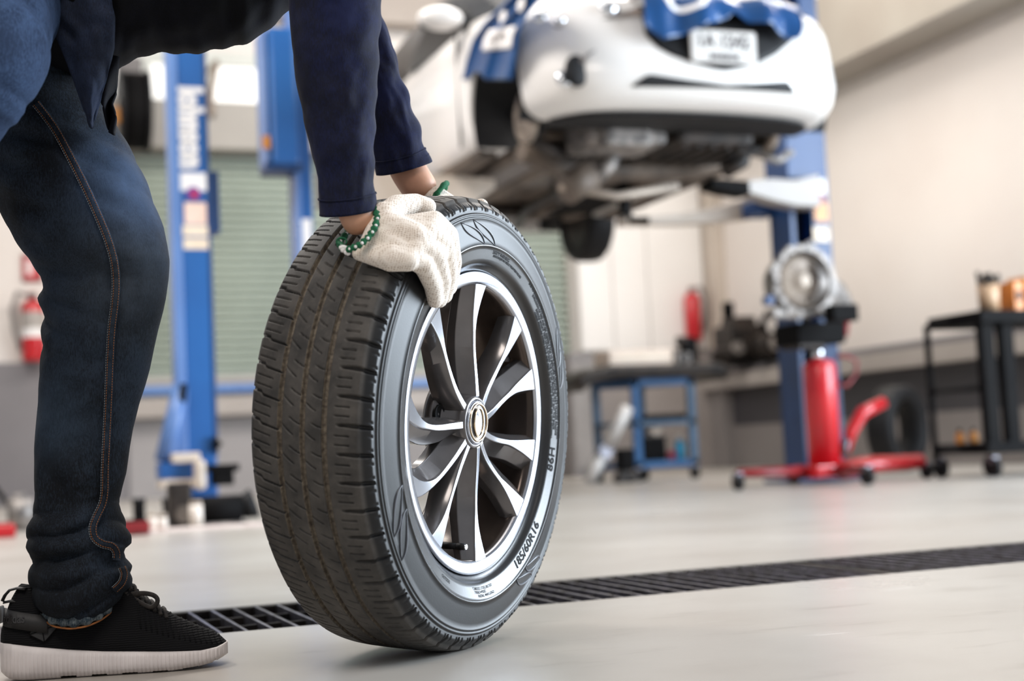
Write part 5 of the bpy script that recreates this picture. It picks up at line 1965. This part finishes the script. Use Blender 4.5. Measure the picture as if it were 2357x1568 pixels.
for k in range(6):
    q = gc + Vector((.12 + .055 * k, .14 + .02 * k, -.02 - .022 * k))
    mb.box(q, (.012, .18, .25 - .02 * k), Matrix.Rotation(-.5, 3, 'Z'))
mb.build('body_casting', M_alu, gb)
MB().box(on_y(1768, 692, JY - .17), (.05, .05, .05), bev=.01).build('blue_plug', M_blued, gb)
MB().box(on_y(1800, 722, JY - .14), (.16, .08, .06), bev=.02).build('mount_foot', M_alu, gb)

# dark tyre standing behind the jack
tp = on_y(2066, 985, 8.4)
tt = thing('tire', 'black tyre standing on the floor behind the red jack', 'tire', (tp.x, 8.4, 0))
MB().lathe([(.20, -.09), (.245, -.10), (.275, -.098), (.298, -.075), (.302, 0), (.298, .075), (.275, .098), (.245, .10), (.20, .09), (.195, 0)], n=56, org=(tp.x, 8.4, .302), axis=(.45, -.9, 0), closed=True).build('tire_body', M_rubber, tt)

# black trolley at the right edge
A_, B_ = on_floor(2168, 1100), on_floor(2296, 1098)
tr = thing('trolley', 'black steel trolley on castors at the right edge, tools on top', 'trolley', ((B_.x + .3), B_.y, 0))
za = on_y(2121, 750, A_.y).z
xA = on_y(2150, 1000, A_.y).x
MB().span((xA - .014, A_.y - .014, .10), (xA + .014, A_.y + .014, za), bev=.003).build('leg', M_black, tr)
by = B_.y
xB0, xB1 = on_y(2262, 900, by).x, on_y(2290, 900, by).x
xC0, xC1 = on_y(2311, 900, by).x, on_y(2338, 900, by).x
zt = on_y(2290, 738, by).z
MB().span((xB0, by - .03, .14), (xB1, by + .03, zt), bev=.004).build('leg', M_black, tr)
MB().span((xC0, by - .02, .14), (xC1, by + .04, zt), bev=.004).build('leg', M_black, tr)
xE = xC1 + .9
MB().span((xE - .03, by - .03, .14), (xE, by + .03, zt), bev=.004).build('leg', M_black, tr)
mb = MB().span((xB0 - .02, by - .06, zt - .015), (xE + .02, by + .42, zt + .055), bev=.006)
mb.build('table_top', M_black, tr)
mb = MB().tube([(xA, A_.y, za - .01), (xB0 + .03, by + .1, zt + .03)], .017, n=4)
mb.build('top_rail', M_black, tr)
mb = MB().tube([(xA, A_.y, .15), (xB0 + .03, by, .16)], .022, n=4)
mb.build('bottom_rail', M_blackp, tr)
zm = on_y(2200, 895, by).z
MB().tube([(xA, A_.y, zm), (xB0 + .03, by, zm)], .016, n=4).build('middle_rail', M_blackp, tr)
MB().span((xB0 - .03, by - .05, .13), (xE + .02, by + .40, .19), bev=.006).build('bottom_shelf', M_black, tr)
caster(A_.x, A_.y, .055, tr)
caster(B_.x - .02, B_.y, .055, tr)
caster(B_.x + .06, B_.y + .12, .055, tr)
caster(xE - .05, B_.y, .055, tr)
zt2 = zt + .055
xi = on_y(2276, 690, by + .1).x
bk = thing('brush_tin', 'tan tin of dark brushes on the trolley', 'tin', (xi, by + .1, zt2))
MB().disc_lathe([(.055, 0), (.062, .16)], n=24, org=(xi, by + .1, zt2)).build('tin', mottled('tan_tin', srgb(206, 170, 136), srgb(150, 120, 92), 18, .4), bk)
for k in range(9):
    a = rnd.uniform(0, 6.28)
    q = Vector((xi + .04 * math.cos(a), by + .1 + .04 * math.sin(a), zt2))
    MB().tube([q + Vector((0, 0, .05)), q + Vector((.02 * math.cos(a), .02 * math.sin(a), .20 + rnd.uniform(0, .05)))], [.007, .013], n=8).build('brush', M_dark, bk)
for k, (px, hgt, col, lab) in enumerate(((2332, .17, srgb(214, 130, 50), 'orange-brown box on the trolley, right of the brush tin'), (2362, .20, srgb(220, 150, 60), 'amber box at the very right edge of the trolley top'))):
    x = on_y(px, 680, by + .08).x
    bx_ = thing('oil_box', lab, 'box', (x, by + .1, zt2))
    MB().span((x - .032, by + .03, zt2), (x + .032, by + .2, zt2 + hgt), bev=.006).build('carton', mottled('amber_carton_%d' % k, col, tuple(c * .8 for c in col[:3]) + (1,), 14, .4), bx_)
    MB().span((x - .02, by + .028, zt2 + hgt * .35), (x + .02, by + .031, zt2 + hgt * .7)).build('label', M_dark, bx_)
for k, (dx, lab) in enumerate(((-.02, 'small amber bottle on the trolley bottom shelf, leftmost of three'), (.075, 'small amber bottle on the bottom shelf between the trolley legs'), (.17, 'small amber bottle on the bottom shelf, rightmost of three'))):
    x = xB0 + dx
    bt = thing('oil_bottle', lab, 'bottle', (x, by + .2, .19), 'amber bottles on the bottom shelf')
    MB().disc_lathe([(.022, 0), (.024, .01), (.024, .05), (.010, .065)], n=16, org=(x, by + .2, .192)).build('bottle_body', M_orange, bt)
    MB().cyl((x, by + .2, .255), (x, by + .2, .275), .011, n=12).build('bottle_cap', M_black, bt)

# blue tool cart by the back wall with a dark undertray across it
CY = 9.6
ct = thing('tool_cart', 'blue tool cart with shelves standing before the white doors', 'cart', (on_y(1520, 1000, CY).x, CY + .2, 0))
x0, x1 = on_y(1464, 960, CY).x, on_y(1592, 960, CY).x
zc1, zc2, zc3 = on_y(1500, 872, CY).z, on_y(1500, 968, CY).z, on_y(1500, 1062, CY).z
for xx, yy, m in ((x0, CY, M_cartb), (x1, CY, M_cartd), (x0 - .12, CY + .45, M_cartd), (x1 - .2, CY + .45, M_cartd)):
    MB().span((xx - .03, yy - .02, .10), (xx + .03, yy + .02, zc1), bev=.004).build('post', m, ct)
    caster(xx, yy, .05, ct)
for z, m, nm, t_ in ((zc1, M_cartb, 'top_tray', .05), (zc2, M_cartd, 'middle_shelf', .035), (zc3, M_cartb, 'bottom_shelf', .05)):
    MB().loft([[Vector((x0 - .03, CY - .02, zz)), Vector((x1 + .03, CY - .02, zz)), Vector((x1 - .17, CY + .47, zz)), Vector((x0 - .15, CY + .47, zz))] for zz in (z - t_, z)], smooth=False).build(nm, m, ct)
def on_cart(name, label, cat, mat, px0, py0, px1, py1, y, t, extra=None, pname='body'):
    a, b = box_px(px0, py0, px1, py1, y, t)
    g = thing(name, label, cat, ((a.x + b.x) / 2, y, a.z))
    MB().span(a, b, bev=.012).build(pname, mat, g)
    if extra:
        extra(a, b, g)
    return g


def snap(z):
    return z


a, b = box_px(1482, 1010, 1536, 1060, CY + .05, .2)
bn = thing('parts_bin', 'black bin on the bottom shelf of the blue cart', 'bin', ((a.x + b.x) / 2, CY + .15, zc3))
MB().span((a.x, CY + .05, zc3 + .002), (b.x, CY + .25, zc3 + .17), bev=.01).build('bin_body', M_black, bn)
MB().span((a.x - .01, CY + .04, zc3 + .17), (b.x + .01, CY + .26, zc3 + .185), bev=.004).build('bin_rim', M_blackp, bn)
a, b = box_px(1492, 976, 1524, 1010, CY + .12, .06)
rg = thing('rag', 'pale rag bundled on top of the black bin', 'rag', ((a.x + b.x) / 2, CY + .15, zc3 + .185))
mb = MB().ball(((a.x + b.x) / 2, CY + .15, zc3 + .225), (.06, .05, .038), 20)
for v in mb.bm.verts:
    v.co += Vector((1, 1, .6)) * (mnoise.noise(v.co * 26) * .02)
mb.build('cloth_bundle', M_card, rg)
x = on_y(1566, 1040, CY + .1).x
sb_ = thing('spray_bottle', 'cyan bottle on the bottom shelf of the blue cart', 'bottle', (x, CY + .1, zc3 + .002))
MB().disc_lathe([(.038, 0), (.042, .01), (.042, .12), (.016, .15)], n=20, org=(x, CY + .1, zc3 + .002)).build('bottle_body', M_cyan, sb_)
MB().cyl((x, CY + .1, zc3 + .002 + .15), (x, CY + .1, zc3 + .002 + .19), .02, n=14).build('bottle_cap', M_white, sb_)
x = on_y(1546, 1050, CY + .03).x
rc = thing('rag', 'crimson rag beside the cyan bottle on the blue cart', 'rag', (x, CY + .04, zc3))
MB().ball((x, CY + .04, zc3 + .037), (.036, .03, .034), 16).build('cloth_bundle', mottled('crimson_cloth', srgb(150, 30, 70), srgb(120, 20, 50), 20, .8), rc)
x0m, x1m = on_y(1494, 960, CY).x, on_y(1584, 960, CY).x
dt = thing('drill_case', 'flat black case on the middle shelf of the blue cart', 'case', ((x0m + x1m) / 2, CY + .1, zc2))
MB().span((x0m, CY + .02, zc2 + .002), (x1m, CY + .22, zc2 + .045), bev=.01).build('case_body', M_black, dt)
MB().tube([((x0m + x1m) / 2 - .05, CY + .02, zc2 + .02), ((x0m + x1m) / 2 - .05, CY - .01, zc2 + .02), ((x0m + x1m) / 2 + .05, CY - .01, zc2 + .02), ((x0m + x1m) / 2 + .05, CY + .02, zc2 + .02)], .007, n=8).build('case_handle', M_blackp, dt)
# dark curved undertray lying across the cart
zt = zc1
und = thing('undertray_panel', 'dark curved plastic undertray lying across the top of the blue cart', 'car panel', (on_y(1480, 860, CY).x, CY + .2, zt))
xs_u = np.linspace(on_y(1318, 870, CY).x, on_y(1662, 850, CY).x, 40)
V = np.zeros((40, 14, 3))
for i, x in enumerate(xs_u):
    f = i / 39
    droop = 0.0 if .4 < f < 0.94 else (-.10 * ((.2 - f) / .2) ** 1.6 if f <= .2 else 0.0 if f <= 0.94 else -.03 * ((f - 0.94) / .06) ** 1.5)
    for j in range(14):
        g_ = j / 13
        V[i, j] = (x, CY - .10 + .60 * g_, zt + .055 + droop + .03 * math.sin(math.pi * g_) * 0 + .012 * math.sin(f * 30) * (0 if .2 < f < 0.94 else 1))
o = grid_mesh('panel', V, M_dark, und)
s = o.modifiers.new('thick', 'SOLIDIFY')
s.thickness = .10
s.offset = 0
MB().tube([Vector((x, CY - .10, V[i, 0, 2] + .02)) for i, x in enumerate(xs_u)], .016, n=8).build('rolled_edge', M_dark, und)
zt += .107
def on_top(name, label, cat, px0, py0, px1, mat, dy, t, pn, extra=None):
    a, b = on_y(px0, py0, CY + dy), on_y(px1, py0, CY + dy)
    g = thing(name, label, cat, ((a.x + b.x) / 2, CY + dy + t / 2, zt))
    MB().span((a.x, CY + dy, zt), (b.x, CY + dy + t, a.z), bev=.01).build(pn, mat, g)
    if extra:
        extra(a, b, g)
    return g


on_top('cardboard_box', 'pale flat carton on the dark undertray', 'box', 1402, 806, 1548, M_card, .02, .3, 'carton', lambda a, b, g: MB().span((a.x + .05, CY + .018, a.z - .07), (b.x - .05, CY + .022, a.z - .04)).build('tape', M_creaml, g))
on_top('bearing_hub', 'silver hub lying at the right end of the pale carton', 'engine part', 1556, 812, 1590, M_alu, .0, .12, 'hub_body', lambda a, b, g: MB().cyl(((a.x + b.x) / 2, CY - .02, (zt + a.z) / 2), ((a.x + b.x) / 2, CY + .01, (zt + a.z) / 2), .04, n=20).build('bore', M_dark, g))
on_top('starter_motor', 'black motor standing below the fire extinguisher', 'motor', 1578, 776, 1604, M_black, .16, .12, 'housing', lambda a, b, g: MB().cyl(((a.x + b.x) / 2 - .1, CY + .2, a.z - .03), ((a.x + b.x) / 2, CY + .2, a.z - .03), .04, n=18).build('drive_nose', M_dark, g))
# grey cabinet behind, with a silver fitting
gq = thing('grey_cabinet', 'low grey metal cabinet against the wall, just right of the tyre', 'cabinet', (on_y(1342, 1000, 12.2).x, 12.3, 0))
ax, bx_ = on_y(1312, 900, 12.2).x, on_y(1378, 900, 12.2).x
zc = on_y(1345, 812, 12.2).z
MB().span((ax, 12.2, 0), (bx_, 12.6, zc), bev=.012).build('cabinet_body', M_grey, gq)
MB().span((ax + .02, 12.185, .08), (bx_ - .02, 12.2, zc - .1), bev=.006).build('cabinet_door', mottled('grey_door', srgb(132, 126, 122), srgb(120, 114, 110), 5, .5), gq)
MB().span((bx_ - .09, 12.16, zc * .6), (bx_ - .06, 12.19, zc * .72), bev=.005).build('handle', M_alub, gq)
# silver jack handle leaning on the cart
q0, q1 = on_floor(1352, 1116), on_y(1446, 936, CY - .16)
ln_ = thing('telescopic_leg', 'bright silver folding bar leaning against the blue cart', 'bar', q0)
d_ = (q1 - q0)
nrm = d_.normalized()
mk_ = lambda f: q0 + d_ * f
MB().tube([mk_(0.03), mk_(.36)], .046, n=4).build('lower_section', M_silver, ln_)
MB().tube([mk_(.50), mk_(1)], .046, n=4).build('upper_section', M_silver, ln_)
MB().cyl(mk_(.43) + Vector((0, -.03, 0)), mk_(.43) + Vector((0, .03, 0)), .055, n=24).build('hinge', M_galv, ln_)
MB().tube([mk_(.34), mk_(.52)], .022, n=8).build('hinge_pin', M_dark, ln_)
p = on_y(1440, 1100, 9.50)
p.z = 0.0
bb = thing('trolley_jack', 'low black jack on the floor left of the blue cart', 'jack', p)
MB().box(p + Vector((0, 0, .17)), (.11, .12, .16), bev=.02).build('jack_body', M_black, bb)
MB().box(p + Vector((0, 0, .06)), (.10, .10, .06), bev=.01).build('jack_frame', M_dark, bb)
for dx in (-.045, .045):
    MB().cyl(p + Vector((dx, -.06, .035)), p + Vector((dx, .06, .035)), .035, n=18).build('jack_wheel', M_dark, bb)

# engine on the right-hand ledge, by the corner
def on_ledge(px, py, x=6.99):
    return on_x(px, py, x)


lz = 1.0
ep = on_x(1712, 850, 7.0)
en = thing('engine', 'dark engine with pulleys standing on the ledge in the corner', 'engine', (7.0, ep.y, lz))
ey = ep.y
MB().box((6.96, ey, lz + .22), (.34, .42, .34), bev=.03).build('engine_block', M_dark, en)
MB().box((6.96, ey - .02, lz + .42), (.24, .30, .10), bev=.03).build('cylinder_head', M_dark, en)
MB().disc_lathe([(.055, 0), (.06, .16), (.05, .17)], n=24, org=(6.90, ey + .06, lz + .46)).build('filler_tower', M_black, en)
for dx, dz, r_, m in ((.02, .20, .085, M_dark), (-.10, .16, .06, M_alu), (.12, .30, .05, M_dark), (-.06, .30, .045, M_dark)):
    MB().cyl((6.92 + dx, ey - .21, lz + dz), (6.92 + dx, ey - .26, lz + dz), r_, n=28).build('pulley', m, en)
MB().tube([(6.80, ey - .2, lz + .10), (6.78, ey - .1, lz + .14), (6.78, ey + .1, lz + .14), (6.80, ey + .2, lz + .10)], .05, n=12).build('manifold', M_dark, en)
MB().span((6.80, ey - .2, lz), (7.12, ey + .2, lz + .06), bev=.01).build('engine_feet', M_black, en)
ap = on_x(1768, 830, 7.0)
a2 = thing('alternator', 'small dark alternator with a pulley beside the engine on the ledge', 'engine part', (7.0, ap.y, lz))
MB().cyl((7.0, ap.y - .13, lz + .16), (7.0, ap.y + .1, lz + .16), .11, n=28).build('casing', M_dark, a2)
MB().cyl((7.0, ap.y - .18, lz + .16), (7.0, ap.y - .13, lz + .16), .06, n=24).build('pulley', M_alu, a2)
MB().box((7.0, ap.y, lz + .03), (.16, .16, .06), bev=.01).build('mount_foot', M_black, a2)
MB().tube([(7.0, ap.y, lz + .26), (6.99, ap.y + .05, lz + .38), (7.0, ap.y - .05, lz + .46)], .03, n=10).build('hose', M_black, a2)

# fire extinguishers and the sign
def extinguisher(c, h, r, label, yaxis, hose_dir, lab=True):
    g = thing('fire_extinguisher', label, 'fire extinguisher', c)
    MB().disc_lathe([(r * .9, 0), (r, .02), (r, h * .78), (r * .8, h * .86), (r * .35, h * .9)], n=28, org=c).build('cylinder', M_red, g)
    MB().cyl(c + Vector((0, 0, h * .9)), c + Vector((0, 0, h * .96)), r * .3, n=14).build('valve', M_black, g)
    MB().box(c + Vector((hose_dir * r * .3, 0, h * .985)), (r * 1.2, r * .4, h * .03), bev=.004).build('handle', M_redd, g)
    if lab:
        MB().lathe([(r * 1.015, h * .34), (r * 1.02, h * .35), (r * 1.02, h * .46), (r * 1.015, h * .47)], n=28, org=c).build('white_label', M_white, g)
    if lab:
        MB().lathe([(r * 1.015, h * .47), (r * 1.025, h * .48), (r * 1.025, h * .70), (r * 1.015, h * .71)], n=28, org=c).build('grey_label', M_ledge, g)
    MB().tube([c + Vector((hose_dir * r * .2, -.01, h * .95)), c + Vector((hose_dir * r * 1.3, -.01, h * 1.0)), c + Vector((hose_dir * r * 1.75, -.01, h * .75)), c + Vector((hose_dir * r * 1.55, -.01, h * .45)), c + Vector((hose_dir * r * 1.1, -.01, h * .16))], r * .2, n=10).build('hose', M_grey, g)
    MB().box(c + Vector((0, r * 1.1, h * .5)), (r * 1.1, r * .4, h * .12), bev=.004).build('wall_bracket', M_dark, g)
    return g


c = on_y(79, 832, YB - .13)
extinguisher(Vector((c.x, YB - .13, c.z)), .60, .10, 'red fire extinguisher with a grey hose on the wall behind the leg', 1, -1)
c = on_y(1598, 786, YB - .15)
extinguisher(Vector((c.x, YB - .15, c.z)), .56, .085, 'red fire extinguisher by the white doors, right of the hanging car wheel', 1, 1, False)
a, b = on_y(50, 586, YB), on_y(97, 648, YB)
sg = thing('wall_sign', 'red fire extinguisher sign on the cream wall above the extinguisher', 'sign', ((a.x + b.x) / 2, YB - .01, b.z))
MB().span((a.x, YB - .02, b.z), (b.x, YB - .002, a.z), bev=.003).build('sign_plate', mottled('red_sign_paint', srgb(196, 70, 74), srgb(186, 60, 64), 4, .4), sg)
w_ = (b.x - a.x)
MB().span((a.x + w_ * .24, YB - .024, b.z + .06), (a.x + w_ * .50, YB - .02, a.z - .05)).build('white_pictogram', M_white, sg)
mb = MB()
for (q0, q1) in (((a.x, b.z), (b.x, b.z + .025)), ((a.x, a.z - .025), (b.x, a.z)), ((a.x, b.z), (a.x + .025, a.z)), ((b.x - .025, b.z), (b.x, a.z))):
    mb.span((q0[0], YB - .024, q0[1]), (q1[0], YB - .018, q1[1]))
mb.build('sign_border', mottled('dark_red_border', srgb(160, 40, 48), srgb(150, 34, 42), 4, .4), sg)

# black unit on the wall by the windows, and a hanging cable
a, b = on_y(282, 176, YB - .3), on_y(330, 340, YB - .3)
rl = thing('hose_reel', 'black wall-mounted hose reel beside the windows, behind the jacket', 'hose reel', ((a.x + b.x) / 2, YB - .1, b.z))
xm, zm_ = (a.x + b.x) / 2, (a.z + b.z) / 2
MB().cyl((xm - .10, YB - .34, zm_), (xm + .10, YB - .34, zm_), .34, n=36).build('drum', M_black, rl)
for s_ in (-1, 1):
    MB().cyl((xm + s_ * .10, YB - .34, zm_), (xm + s_ * .13, YB - .34, zm_), .36, n=36).build('side_plate', M_blackp, rl)
MB().box((xm, YB - .08, zm_ + .30), (.22, .16, .5), bev=.02).build('bracket', M_grey, rl)
MB().box((xm - .17, YB - .55, zm_ - .10), (.06, .06, .14), bev=.01).build('amber_stopper', M_orange, rl)
cbp = [on_y(497, 146, YB - .4), on_y(492, 170, YB - .4), on_y(486, 205, YB - .38), on_y(484, 240, YB - .36), on_y(486, 252, YB - .36)]
cb = thing('air_hose', 'brown hose hanging before the high windows right of the lettered post', 'hose', cbp[-1])
MB().tube([cbp[0] + Vector((0, .3, .02))] + cbp, .035, n=10).build('hose_run', mottled('brown_hose', srgb(150, 136, 122), srgb(130, 116, 104), 5, .5), cb)
MB().cyl(cbp[-1], cbp[-1] - Vector((0, 0, .06)), .04, n=14).build('hose_coupling', M_alub, cb)
